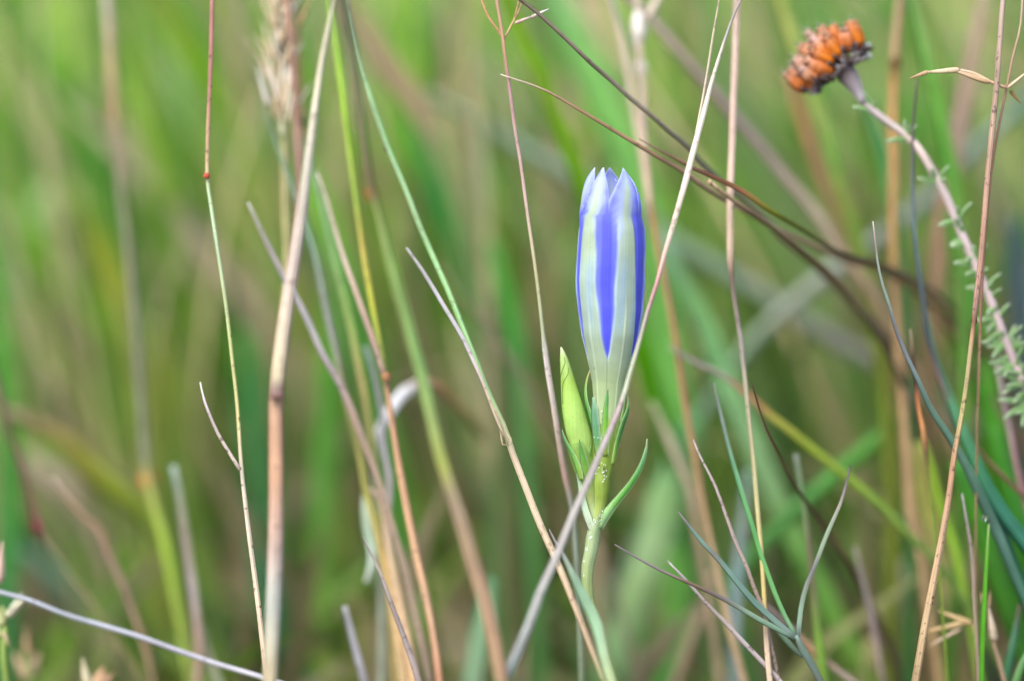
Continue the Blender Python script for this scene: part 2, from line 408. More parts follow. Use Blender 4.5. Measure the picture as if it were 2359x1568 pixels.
for k in range(70):   # the feathery plume of narrow husks and their bristles
    s = rs.random(); bx, by = 652 - 10 * s + rs.uniform(-5, 5), 300 - 330 * s
    an = rad(rs.choice([-1, 1, -.6, .5]) * rs.uniform(6, 36)); L = rs.uniform(50, 105)
    ox = rs.uniform(0, 26) * math.sin(an) * 2
    husk(o, bx + ox, by, bx + ox + L * math.sin(an), by - L * math.cos(an), 3.4 + rs.uniform(-.5, .7), rs.uniform(7, 15), rs.choice([['ccac7c', 'e4d4b4'], ['dcc8a4', 'ece4d0'], ['c09c6c', 'dcc498'], ['d8c094', 'f0ece0']]))
    if k % 2: thread(o, [(bx + ox * .5, by), (bx + ox + (L + 30) * math.sin(an) * 1.1, by - (L + 30) * math.cos(an))], 3.4, [3.5, 2], ['c8a878', 'd8c4a0'], 'bristle')
o = B('grass_culm', 'reddish brown stem running up close behind the thick pale culm',
  [(661,0),(672,120),(679,233),(688,366),(692,450),(682,560),(665,690),(648,800),(638,910),(637,1100),(633,1350),(624,1568)], 3, 15, ['b88468','b88870','b47c64','b06058','a07c58','907850'])
o = B('grass_culm', 'orange stalk with a dark scar beside the whitish husks', [(685,0),(686,100),(690,200),(694,282),(697,340),(690,500),(668,690),(648,820),(638,920),(637,1150),(628,1568)], 4.2, [13,14,14,10,10,9], [(0,'c49058'),(.3,'c89058'),(.34,'402820'),(.37,'a89060'),(1,'8c9050')])
node_ring(o, 694, 281, 4.1, 17, 16, '4a2c24')
# grey-lilac blade crossing
B('grass_leaf', 'grey-lilac pointed blade crossing the thick pale culm', [(571,466),(610,550),(655,640),(700,720),(740,810),(790,900),(830,1000),(862,1080),(885,1150)], [1.7,2,2.2], [6,13,15,15,16,17,18,16], ['b0aca0','a8a098','aca4a8','b4acb4','a89c9c','b49484','a89078','b09880'], 'flat', M_DRY)
# main bundle
o = B('grass_culm', 'yellow-green stem that becomes an orange-tan culm below a brown joint',
  [(757,0),(773,100),(789,216),(803,333),(816,433),(829,522),(838,590),(856,695),(871,775),(886,860),(899,948),(914,1044),(932,1144),(959,1277),(982,1377),(1003,1494),(1012,1568)],
  [3,2.2,1.8,1.5], [12,13,13,14,14,14,13,14,18,20,20,20], [(0,'84a840'),(.12,'8cb430'),(.3,'98b040'),(.36,'c0ac40'),(.45,'b4b840'),(.54,'9cac58'),(.555,'a07850'),(.6,'c89060'),(.75,'d8a068'),(.9,'d0a070'),(1,'cc8858')])
node_ring(o, 889, 868, 1.8, 20, 20, 'a87850', (0.25, 1))
B('leaf_blade', 'grey-pink dry leaf', [(729,398),(749,450),(769,522),(789,589),(816,665),(839,729),(862,795),(884,868)], [2.4,2,1.8], [6,9,11,13,14,14,12], ['b4ac94','b0a488','b8a894','c0a48c','bc9484','a88878'], 'flat', M_DRY, parent=o, root=False)
B('grass_culm', 'grey-green stem turning yellow then tan, among the tan culms', [(700,510),(720,570),(733,622),(753,722),(776,822),(796,922),(816,989),(832,1060),(843,1128),(866,1211),(885,1300),(905,1400),(930,1568)], [3,2.8,2.4], [10,14,16,16,17,18,18,20], ['7c9884','8c9488','84887c','8c8c5c','a09c50','a8a450','c09c48','d0a868','c8a870'], top=2.0)
B('grass_culm', 'pale green stem turning olive-tan, between the yellow stem and the thick pale culm', [(728,425),(742,470),(753,522),(769,589),(789,672),(806,739),(823,822),(843,922),(859,1022),(868,1090),(880,1200),(895,1340)], [3.6,3.2], [10,16,17,18,18,18], ['98b890','8cb470','90ac58','a89c58','9ca458','94a048','a09048'], top=1.0)
o = B('grass_culm', 'stout stem with a red joint, olive above, pale green then tan below',
  [(786,0),(806,100),(823,200),(836,300),(849,400),(856,440),(873,490),(890,560),(919,672),(939,739),(956,805),(973,865),(989,938),(1014,1044),(1039,1128),(1066,1211),(1089,1294),(1116,1377),(1136,1461),(1156,1568)],
  [-3.2,-2.8], [22,22,20,20,24,26,28,30,32,34,34,34], [(0,'6c6850'),(.1,'787858'),(.22,'808058'),(.265,'90704c'),(.3,'90a058'),(.4,'98b868'),(.55,'98bc70'),(.63,'b4c478'),(.68,'bcc468'),(.73,'c0a888'),(.8,'c8a880'),(.9,'cca078'),(1,'c49c70')], mat=M_FRESH)
node_ring(o, 857, 446, -3, 27, 34, 'b8502c', (0.3, 1))
# teal stem
o = B('grass_culm', 'teal-green stem with a purple joint and a torn sheath where it turns to straw',
  [(800,20),(823,133),(856,233),(883,310),(893,340),(909,377),(939,450),(967,522),(996,589),(1033,672),(1066,755),(1099,839),(1129,916),(1163,989),(1178,1036),(1210,1120),(1245,1210),(1290,1310),(1330,1410),(1365,1500),(1392,1568)],
  [2,1.6,1,.4,0,-.4,-.5], [10,11,12,13,14,15,16,17,17,17], [(0,'7c9474'),(.1,'88a87c'),(.2,'84a878'),(.3,'98bc84'),(.45,'90bc7c'),(.58,'98b87c'),(.63,'b0b088'),(.66,'d4bc9c'),(.8,'d8bc98'),(.95,'c8a880'),(1,'a8b078')], top=2.5)
node_ring(o, 893, 342, 1.7, 14, 18, '583040', (0.4, 1))
B('leaf_blade', 'grey-lilac pointed leaf', [(936,571),(972,622),(1022,705),(1062,772),(1089,829),(1119,899),(1139,955),(1163,1010)], [.8,.5,.1,-.1], [6,9,10,10,10,8,7,6], ['a8a8a4','a4a0a8','b8b0c0','a8a0b0','b8a8a0','c4ac90','c0a488'], 'flat', M_DRY, parent=o, root=False)
B('sheath', None, [(1140,940),(1152,985),(1157,1024),(1164,1027),(1170,1012)], 0, [3,6,5,4,2], ['c8ac88','d0b890','c8a478'], 'flat', M_DRY, parent=o, root=False)
B('sheath', None, [(1160,978),(1168,1000),(1177,1014),(1172,1026)], -.2, [3,6,6,3], ['b0b080','c0b890','c8b088'], 'flat', M_DRY, parent=o, root=False)
# curled papery leaf
B('grass_leaf', 'curled papery leaf, silver white on one side and orange-brown on the other', [(1120,1010),(1083,962),(1056,932),(1023,898),(989,882),(965,884),(945,893),(923,908),(903,940),(882,975),(868,1015),(866,1070),(872,1130)], [8,6,4.6,3.8,3.6,3.6], [24,32,28,26,26,23,22,22], [(0,'8c9840'),(.18,'b88c20'),(.3,'c88440'),(.42,'c8905c'),(.45,'ece8e4'),(.6,'f8f4f0'),(.75,'ece8e0'),(.85,'b4c4a4'),(1,'a0a890')], 'leaf', M_DRY, face=(0.25,-1,.5))
B('grass_leaf', 'dull grey narrow blade in front of the curled papery leaf', [(841,797),(852,830),(863,872),(879,955),(886,1044),(896,1094),(896,1150),(888,1211),(890,1280),(905,1400)], [3.4,2.6], [9,12,13,16,20,18,14], ['889c94','90908c','989498','a49c98','b4a898','b8a48c','c0a880'], 'flat', M_DRY)
B('grass_leaf', 'pale papery strip hanging beside the tan culms', [(846,1128),(841,1161),(845,1215),(856,1270),(852,1311),(842,1340)], [3.8,3.2], [16,20,22,18,12], ['c0c8b4','b0c0a4','a4bca0','b0c4b0','b8c0b0'], 'leaf', M_DRY, root=False)
B('grass_culm', 'tan culm beside the orange-tan one, rising to a whitish joint', [(836,1095),(850,1125),(878,1148),(885,1190),(895,1250),(912,1350),(935,1460),(955,1568)], [2.8,2.4], [10,14,20,26,28,28,28], ['c8b0a0','b89878','c8ac88','d0b080','d8b080','d4ac78','d0a46c'])
B('grass_culm', 'slimmer tan culm pressed against the wider tan culm with the whitish joint', [(866,1205),(880,1250),(898,1350),(913,1440),(926,1568)], 3, [12,18,20,20], ['b89c60','c8ac78','ccb080','c4a470'])
B('grass_leaf', 'sharp thin grey blade with a pointed tip in front of the tan culms', [(836,1236),(856,1277),(879,1327),(903,1394),(926,1454),(949,1517),(964,1568)], [.5,.4,.6], [3,7,10,12,14,15], ['8c8480','b4a89c','a09088','a49490','b4a4a0','b09c94'], 'flat', M_DRY)
B('grass_leaf', 'short blunt lilac-grey blade tip low beside the tan culms', [(793,1394),(806,1444),(823,1511),(838,1568)], [2.2,2.4], [14,17,19,20], ['9c98a0','aca8b4','b0acb8','9c9898'], 'flat', M_DRY)
# lower left
B('grass_leaf', 'blurred upright grey blade beside the yellow-green stem with the orange joint', [(398,1071),(413,1144),(433,1278),(447,1378),(457,1478),(453,1568)], 4.2, [17,20,21,20,18], ['8ca090','8c8c74','98887c','a89c98','b09078','a88870'], 'flat', M_DRY)
B('grass_leaf', 'short grey-green blade low behind the lilac twig', [(463,1440),(480,1511),(502,1568)], 4.4, [14,20,22], ['90907c','9c9c80','98a080'], 'flat', M_DRY)
B('grass_culm', 'brown stem with a sharp bend below its pointed tip', [(117,1101),(150,1144),(190,1188),(230,1221),(250,1271),(277,1334),(300,1391),(320,1444),(337,1494),(353,1568)], 4.6, [12,15,15,16,15], ['a89880','ac8460','a07858','a07c68','98745c','9c7458','8c7050'])
o = B('grass_culm', 'dark maroon stem with a purple joint, olive below', [(0,905),(20,989),(37,1044),(63,1128),(87,1214),(110,1254),(143,1294),(177,1341),(217,1394),(260,1461),(293,1511),(330,1568)], 5.2, [18,16,15,14,14,14], [(0,'6c5840'),(.2,'6c4030'),(.42,'7c3830'),(.48,'686848'),(.6,'787850'),(1,'7c7840')])
node_ring(o, 86, 1212, 5.2, 20, 30, '7c1c38', (0.4, 1))
B('grass_culm', 'pale lilac twig lying slantwise across the stem with the orange joint', [(-60,1345),(0,1363),(67,1381),(150,1414),(233,1439),(316,1464),(426,1503),(500,1528),(589,1554),(660,1576),(760,1605)], [1.4,1.6,1.3,.8], [12,12,13,13,12], ['a8a8bc','a4a4bc','acaac8','b0a8c8','b4b0bc','acaac8'], top=3)
o = B('grass_culm', 'green flowering stem with cream husks touching the end of the lilac twig', [(6,1395),(12,1440),(8,1500),(14,1568)], 1.8, [8,14,16,16], ['a8b870','98b058','8ca850','809848'])
for a in [(0,1345,6,1245,'c8ac98',22),(14,1420,60,1375,'d8d0b0',22),(22,1410,52,1362,'c8ccb0',15),(10,1440,-10,1390,'c0c488',22),(6,1450,24,1490,'b8a880',14),(2,1470,-16,1420,'b8c080',20)]: husk(o, *a[:4], 1.8, a[5], a[4])
o = B('grass_culm', 'blurred seed head of tan husks under the lilac twig', [(60,1500),(66,1530),(70,1568)], 4.5, 10, ['8ca060','708840'])
for a in [(66,1530,60,1440,'a88868',20),(70,1568,30,1500,'b49878',26),(70,1560,92,1500,'b09878',28),(65,1545,40,1520,'a8a070',24)]: husk(o, *a[:4], 4.8, a[5], a[4])
o = B('grass_culm', 'pale grain husks on a short stalk beside the foot of the maroon stem', [(205,1575),(208,1600)], 2.6, 8, ['a89860','909048'])
husk(o, 205, 1585, 190, 1515, 2.6, 22, 'd4c8a4'); husk(o, 215, 1590, 240, 1535, 3.2, 34, 'd0a880'); husk(o, 210, 1590, 262, 1550, 3.2, 26, 'c8a080')
B('grass_leaf', 'broad yellow-green leaf with an orange edge behind the maroon stem', [(10,945),(70,975),(130,1005),(183,1060),(233,1110),(290,1150),(340,1205),(400,1285),(455,1370),(500,1450)], [8.5,9,10], [22,46,56,56,46,36,30,24], ['b09878','a89858','a0a040','98a830','90a840','84a048','70904c','608450'], 'leaf')
B('grass_leaf', 'tan dead leaf under the broad yellow-green leaf', [(20,1010),(70,1060),(130,1110),(190,1190),(240,1290)], 15, [30,44,50,40], ['b0a088','a89880','988c70','888060'], 'leaf', M_DRY)
# far soft leaves, left half
far = [
 ('bright yellow-green soft leaf slanting towards the red upper part of the speckled stem', [(360,-20),(400,50),(445,120),(490,190),(540,280)], 15, 64, ['8c9c20','7ca408','74a808','8cac40']),
 ('vivid green soft leaf slanting towards the orange tinge of the blurred grey-brown stem', [(20,-30),(70,80),(130,190),(180,290),(215,380)], 17, 66, ['5c9828','64a020','60a018','5c9830']),
 ('yellow soft leaf touching the middle of the blurred grey-brown stem', [(190,470),(230,560),(262,640),(290,740)], 13, 60, ['7c9830','8c9c20','a0a830','94a048']),
 ('lime soft leaf low between the blurred stem and the speckled stem', [(360,740),(370,830),(385,920),(400,1010),(420,1100)], 14, 56, ['a0ac48','a4b040','94a840','88a848']),
 ('bright green soft leaf behind the middle of the thick pale culm', [(690,380),(720,480),(760,600),(800,720)], 14, 90, ['70b030','78b428','60a830','58a038']),
 ('mid green soft leaf below the crossing grey-lilac blade', [(560,760),(580,900),(590,1050),(620,1250)], 16, 80, ['609848','489048','508c4c','448448']),
 ('teal soft leaf behind the foot of the bent brown stem', [(40,1260),(120,1330),(200,1420),(300,1560)], 14, 60, ['68907c','5c8868','4c8050','488048']),
 ('tall green soft leaf behind the maroon stem, apart from the other grass', [(-10,600),(0,800),(15,1000),(20,1200),(10,1400)], 11, 60, ['60a040','58a030','4c9438','448c48']),
 ('tall green soft leaf standing behind the pale papery strip', [(760,560),(770,750),(760,950),(750,1150),(745,1380)], 13, 70, ['6cac30','5c9c30','68a440','78a040']),
 ('grass-green soft leaf behind the foot of the tan culms', [(590,1180),(610,1300),(640,1430),(690,1560)], 12, 66, ['4c8c54','38784c','387c44','3c7844']),
 ('tan soft leaf slanting behind the top of the teal stem', [(800,0),(840,70),(890,150),(940,220),(985,290),(1020,370)], 11, 52, ['b0a070','b49c70','b89870','b09c70','8c9c60']),
 ('pale upright soft stalk far behind the teal stem', [(1078,-10),(1082,150),(1098,300),(1108,420),(1118,540),(1120,700)], 11, 30, ['c0b478','b8ac78','a8b088','b0b07c','b0a880']),
 ('second pale upright soft stalk far behind the teal stem', [(1020,-10),(1035,120),(1050,250),(1075,380),(1100,560)], 13, 32, ['ccc090','c8b078','c0b07c','a0a878']),
 ('vivid green soft leaf behind the teal stem', [(930,180),(980,330),(1030,480),(1070,600)], 14, 60, ['60a848','48a048','40a040','509848']),
 ('green soft leaf behind the middle of the thin pink-tan stem', [(1130,560),(1150,640),(1175,740),(1190,860)], 10, 46, ['50a040','58a838','48a038','609850']),
 ('olive soft leaf between the teal stem and the thin pink-tan stem', [(1050,750),(1080,850),(1110,980),(1150,1150)], 12, 60, ['a0a868','b0b080','9c9860','8c9058']),
]
for lb, pts, d, wd, cs in far: B('grass_leaf', lb, pts, d, [wd*.5, wd, wd, wd*.9], cs, 'leaf', M_FRESH)
# ------------------------------------------------------------------ around the gentian
B('grass_leaf', 'glowing lime-green leaf passing behind the gentian flower', [(1165,-15),(1206,83),(1246,167),(1279,267),(1312,350),(1345,425),(1400,560),(1450,720),(1484,820),(1505,900),(1540,1000),(1570,1100)], [5.5,7,9], [22,30,36,40,48,58,56,44], ['94c018','94c820','8cc010','84c410','74b820','70c000','68b420','78a860'], 'leaf', M_FRESH, root=True, face=(.1,-1,.7))
o = B('grass_culm', 'thin pink-tan stem beside the gentian bud, with open flower branches on top', [(1144,0),(1152,50),(1158,90),(1163,133),(1173,200),(1185,290),(1198,370),(1209,450),(1219,522),(1229,589),(1242,689),(1250,762),(1262,855),(1276,939),(1292,1044),(1304,1111),(1316,1160),(1322,1220),(1328,1300),(1334,1400),(1340,1568)], [.1,.2,.3,.6,1.4,2], [(0,8),(.3,8),(.49,8.5),(.51,13),(.6,14),(.75,14),(1,13)], [(0,'d0a078'),(.08,'d89c6c'),(.13,'c8909c'),(.3,'c8a898'),(.4,'c4c090'),(.49,'b8c09c'),(.52,'dcd0cc'),(.62,'e0ccc0'),(.7,'d8a898'),(.74,'a8b0a0'),(1,'90a080')])
thread(o, [(1098,-30),(1112,10),(1126,42),(1142,64),(1158,88)], .2, [5,6,5], ['d8a058','d09050'])
thread(o, [(1222,-40),(1206,0),(1194,28),(1178,58),(1160,92)], .2, [4,5,5], ['c8b070','d0a868'])
thread(o, [(1200,-20),(1192,15),(1182,50)], .2, 4, 'd0a868')
husk(o, 1184, 55, 1232, 36, .2, 9, ['d0b090','e0d0c0']); husk(o, 1222, 42, 1264, 21, .2, 10, ['dcc8b8','e8e0d8'])
B('grass_culm', 'dark brown twig slanting down from the top past the gentian flower', [(1190,-6),(1229,23),(1262,52),(1296,83),(1362,147),(1412,190),(1452,227),(1496,263),(1546,307),(1579,333),(1612,373),(1652,410),(1700,450),(1768,510),(1802,549),(1868,602),(1918,649),(1985,719),(2035,772),(2090,830)], [0,.2,.8,2,3,4.5,6], [9,10,11,12,13,17,22,24], ['645c48','7c705c','8c806c','908470','887c70','8c7860','806c50','7c6848','746444'], mat=M_SPECK, top=3)
B('grass_leaf', 'long tan arching blade with its fine tip above the gentian', [(1152,172),(1179,181),(1219,194),(1259,210),(1306,237),(1362,270),(1412,300),(1462,330),(1512,360),(1569,393),(1612,423),(1662,457),(1712,483),(1769,518),(1850,556),(1950,598),(2030,620),(2100,660)], [.1,.2,.5,1.2,2.2,3.2,4.5], [3,6,9,11,12,12,15,18], ['e0d0b8','a88058','a87c50','b88c60','b89878','a89078','a88868','907850','907850'], 'flat', M_DRY)
B('grass_leaf', 'dark brown and olive blade tucked under the straw V', [(1472,320),(1512,343),(1552,363),(1582,380),(1619,397),(1662,417),(1696,433),(1729,453),(1769,482),(1850,530),(1930,580),(2010,606),(2100,640)], [.7,.6,1,2.4,4], [3,8,11,13,11,11,14,14], ['806850','6c4c28','704020','9c6020','788018','687030','60583c','785c3c','786848'], 'flat', M_DRY)
o = B('grass_culm', 'broken twig with a pale cut end above the tan arching blade', [(1634,420),(1652,434),(1672,450),(1712,477),(1745,500),(1800,540),(1860,590),(1920,640),(2000,740)], [.8,1.5,3.4], [11,10,11,13,14], ['d8b888','7c6440','74603c','846c48','786048'])
node_ring(o, 1634, 420, .75, 13, 10, 'e0c098', (1, .7), 'cut_end')
o = B('grass_culm', 'forked pale straw stem crossing in front of the gentian, flushed pink at two joints', [(1708,-4),(1692,30),(1676,73),(1656,133),(1636,200),(1619,267),(1596,350),(1579,417),(1562,477),(1549,522),(1529,589),(1512,655),(1492,715),(1472,789),(1452,855),(1432,925),(1409,982),(1386,1034),(1356,1105),(1319,1188),(1279,1288),(1246,1361),(1222,1428),(1194,1494),(1164,1560),(1150,1600)], [.1,-.1,-.4,-.7,-.9,-1.5,-2.2,-2.8], [(0,5),(.08,8),(.17,13),(.25,16),(.33,13),(.4,10.5),(.5,10),(.6,13),(.7,17),(.8,20),(1,24)], [(0,'b0a098'),(.05,'b8b0a8'),(.1,'d8ccb8'),(.2,'dccdbc'),(.33,'dcc8b0'),(.38,'d4a090'),(.41,'c07884'),(.45,'a89890'),(.5,'b4b898'),(.55,'b8c0a4'),(.575,'b0a098'),(.585,'c07888'),(.6,'b0a0a4'),(.7,'b4aca4'),(.8,'a4a098'),(1,'949c98')])
B('leaf_blade', None, [(1659,-40),(1656,0),(1642,83),(1629,167),(1616,243),(1605,300),(1596,350)], [.1,0,-.1], [4,6,7,7,8,8], ['c8bc98','ccc09c','d0c0a8','d8ccb8'], 'flat', M_DRY, parent=o, root=False)
o = B('grass_culm', 'soft pale straw stem leaning against the stem with white beaded husks', [(1405,-10),(1420,40),(1432,83),(1452,200),(1462,267),(1476,340),(1486,420)], 4.3, [15,16,17,16,12], ['c8c0a8','d0c0a8','ccb498','c8a888'], root=False)
o = B('grass_culm', 'orange-brown stem with white beaded husks on top, close behind the gentian', [(1466,-20),(1472,83),(1475,150),(1479,200),(1480,267),(1483,350),(1492,433),(1502,500),(1508,530),(1525,622),(1542,705),(1556,789),(1566,855),(1579,939),(1598,1044),(1619,1161),(1639,1261),(1659,1344),(1679,1444),(1699,1511),(1714,1568)], [4,3.6,3.4], [13,15,16,17,18,15,14,15,16,17,18,18], [(0,'d0c0a8'),(.2,'d4b8a0'),(.3,'d0b090'),(.315,'a07040'),(.34,'a08038'),(.42,'a48048'),(.5,'c08840'),(.6,'c89050'),(.75,'c4985c'),(.85,'c8a878'),(1,'c0a070')])
for a in [(1473,105,1468,15,'e0d8cc',38),(1477,180,1474,125,'e4dcd0',30),(1490,50,1522,-20,'d4c4b0',24),(1470,120,1462,50,'d4ccc0',22)]: husk(o, *a[:4], 4, a[5], a[4], bulge=.7)
B('grass_culm', 'soft mauve-brown stem slanting steeply behind the forked straw stem', [(1445,-10),(1496,43),(1546,100),(1596,160),(1646,217),(1696,277),(1746,333),(1800,400),(1870,480),(1930,570),(1990,650),(2040,740),(2095,830)], [5,5.6,6], [24,24,26,26,28], ['9c8c80','a89484','a48c80','a08c84','a08c80','a89880','a88c6c','a0845c','907850'])
o = B('grass_culm', 'upright pink-straw stem with a dark joint, thin and olive below it', [(1697,-5),(1694,100),(1689,233),(1686,333),(1682,433),(1681,540),(1682,600),(1689,672),(1702,755),(1712,839),(1722,939),(1733,1044),(1745,1177),(1755,1294),(1762,1411),(1768,1511),(1774,1575)], [1.7,1.4,1,.6,.3], [(0,17),(.38,16),(.4,11),(.6,10.5),(.75,12),(.9,11),(.92,14),(1,14)], [(0,'c8ac98'),(.2,'d0b09c'),(.375,'d8b898'),(.39,'785038'),(.41,'705c4c'),(.5,'9c9088'),(.6,'a8a080'),(.75,'b8b078'),(.88,'c8b060'),(.91,'c4a888'),(1,'d0b498')])
node_ring(o, 1682, 605, 1.4, 15, 16, '7c4c34')
# leaf in front of the gentian stem
B('grass_leaf', 'blurred bluish green leaf in front of the gentian stem, tip bleached', [(1264,1218),(1276,1242),(1293,1270),(1319,1325),(1345,1380),(1368,1428),(1382,1478),(1393,1528),(1412,1590)], [-.3,-.8,-1.3,-1.6,-1.8], [3,7,14,24,28,28,24,22,22], ['a0989c','98909a','94a890','90b490','98bc94','a0c49c','acc8a0','b4c898','b8c490'], 'leaf', M_FRESH)
# purple-green tuft
t = bpy.data.objects.new('grass_tuft', None); col.objects.link(t); t.location = P(1890, 1568, .01); bpy.context.view_layer.update()
tag(t, 'bluish green grass tuft with five purple-tipped leaves spreading from one joint', 'grass')
B('stem', None, [(1833,1462),(1846,1490),(1862,1518),(1890,1568)], [.2,.4], [12,17,17,16], ['90a898','889c90','808c80'], parent=t, mat=M_FRESH)
B('leaf_blade', None, [(1562,1178),(1582,1204),(1622,1254),(1652,1284),(1696,1338),(1739,1388),(1768,1415),(1802,1444),(1836,1470)], [0,.2], [3,8,12,13,15,16,15,11], [(0,'8c7c80'),(.08,'888488'),(.14,'80a898'),(.28,'90a898'),(.33,'88707c'),(.4,'84a494'),(.7,'7ca090'),(1,'94a89c')], 'flat', M_FRESH, parent=t, root=False)
B('leaf_blade', None, [(1415,1253),(1462,1281),(1512,1308),(1546,1324),(1592,1344),(1646,1368),(1696,1395),(1752,1428),(1836,1472)], [-.1,.2], [3,5,7,8,10,12,13,10], ['90808c','9c8c98','988c88','90704c','8c7c88','98b098','88ac90','90a898'], 'flat', M_FRESH, parent=t, root=False)
B('leaf_blade', None, [(1958,1071),(1948,1117),(1932,1167),(1915,1204),(1898,1244),(1878,1298),(1858,1344),(1845,1394),(1837,1466)], [.4,.3,.2], [4,6,8,10,11,10,12,12,12], ['584c54','887c84','b4aca0','98b090','98a890','7c7880','909c88','90b094','8c9c98'], 'flat', M_FRESH, parent=t, root=False)
B('leaf_blade', None, [(1642,880),(1656,939),(1672,1005),(1682,1044),(1709,1138),(1732,1211),(1752,1278),(1768,1322),(1789,1378),(1812,1428),(1836,1470)], [1.2,.6,.3], [4,7,10,12,13,12,12,11], ['84807c','909c98','70a480','6cac70','64a860','74b468','78b470','88a890'], 'flat', M_FRESH, parent=t, root=False)
B('leaf_blade', None, [(1776,1432),(1800,1462),(1835,1500),(1850,1512)], [.6,.5], [4,14,13,8], ['84a084','7c9c80','889c88'], 'flat', M_FRESH, parent=t, root=False)
B('grass_leaf', 'thin mauve-brown speckled blade arching beside the upright olive stem', [(1597,1013),(1609,1044),(1646,1117),(1672,1187),(1692,1244),(1719,1304),(1739,1361),(1756,1400),(1775,1480),(1800,1600)], [.5,.3,.5], [3,7,9,10,10,9], ['c0b4b0','a4908c','9c8880','a08878','988478','907c6c'], 'flat', M_SPECK)
B('grass_leaf', 'thin grey-mauve blade crossing under the tuft leaves', [(1537,1291),(1582,1338),(1622,1384),(1662,1424),(1699,1464),(1739,1507),(1765,1534),(1806,1580)], [.3,.4], [4,8,9,11,12,13], ['b0a8a8','a89c9c','a89c94','b0a4a8','ac9c9c','b0a0a0'], 'flat', M_SPECK)
B('grass_leaf', 'dark rusty brown blade with a sharp tip beside the upright olive stem', [(1729,876),(1745,929),(1765,989),(1792,1044),(1818,1094),(1848,1144),(1885,1194),(1918,1244),(1955,1294),(1990,1360),(2040,1470)], [.3,.8,2.4,4,5], [3,6,8,12,16,20], ['4c3820','6c4424','684020','704830','7c5038','745840','6c5844'], 'flat', M_DRY)
B('grass_leaf', 'long slanting blade, mauve then orange then yellow-green', [(1540,796),(1562,812),(1612,839),(1662,862),(1689,882),(1739,922),(1768,950),(1818,989),(1885,1044),(1935,1084),(2002,1138),(2052,1184),(2085,1221),(2130,1265)], [3.4,3.8], [8,12,14,18,20,22,24,22,20], [(0,'90a070'),(.05,'b0a0a0'),(.2,'b0a494'),(.25,'c88858'),(.33,'d89450'),(.38,'b8b048'),(.55,'a0b838'),(.8,'90b048'),(1,'7c9848')], 'leaf', M_FRESH)
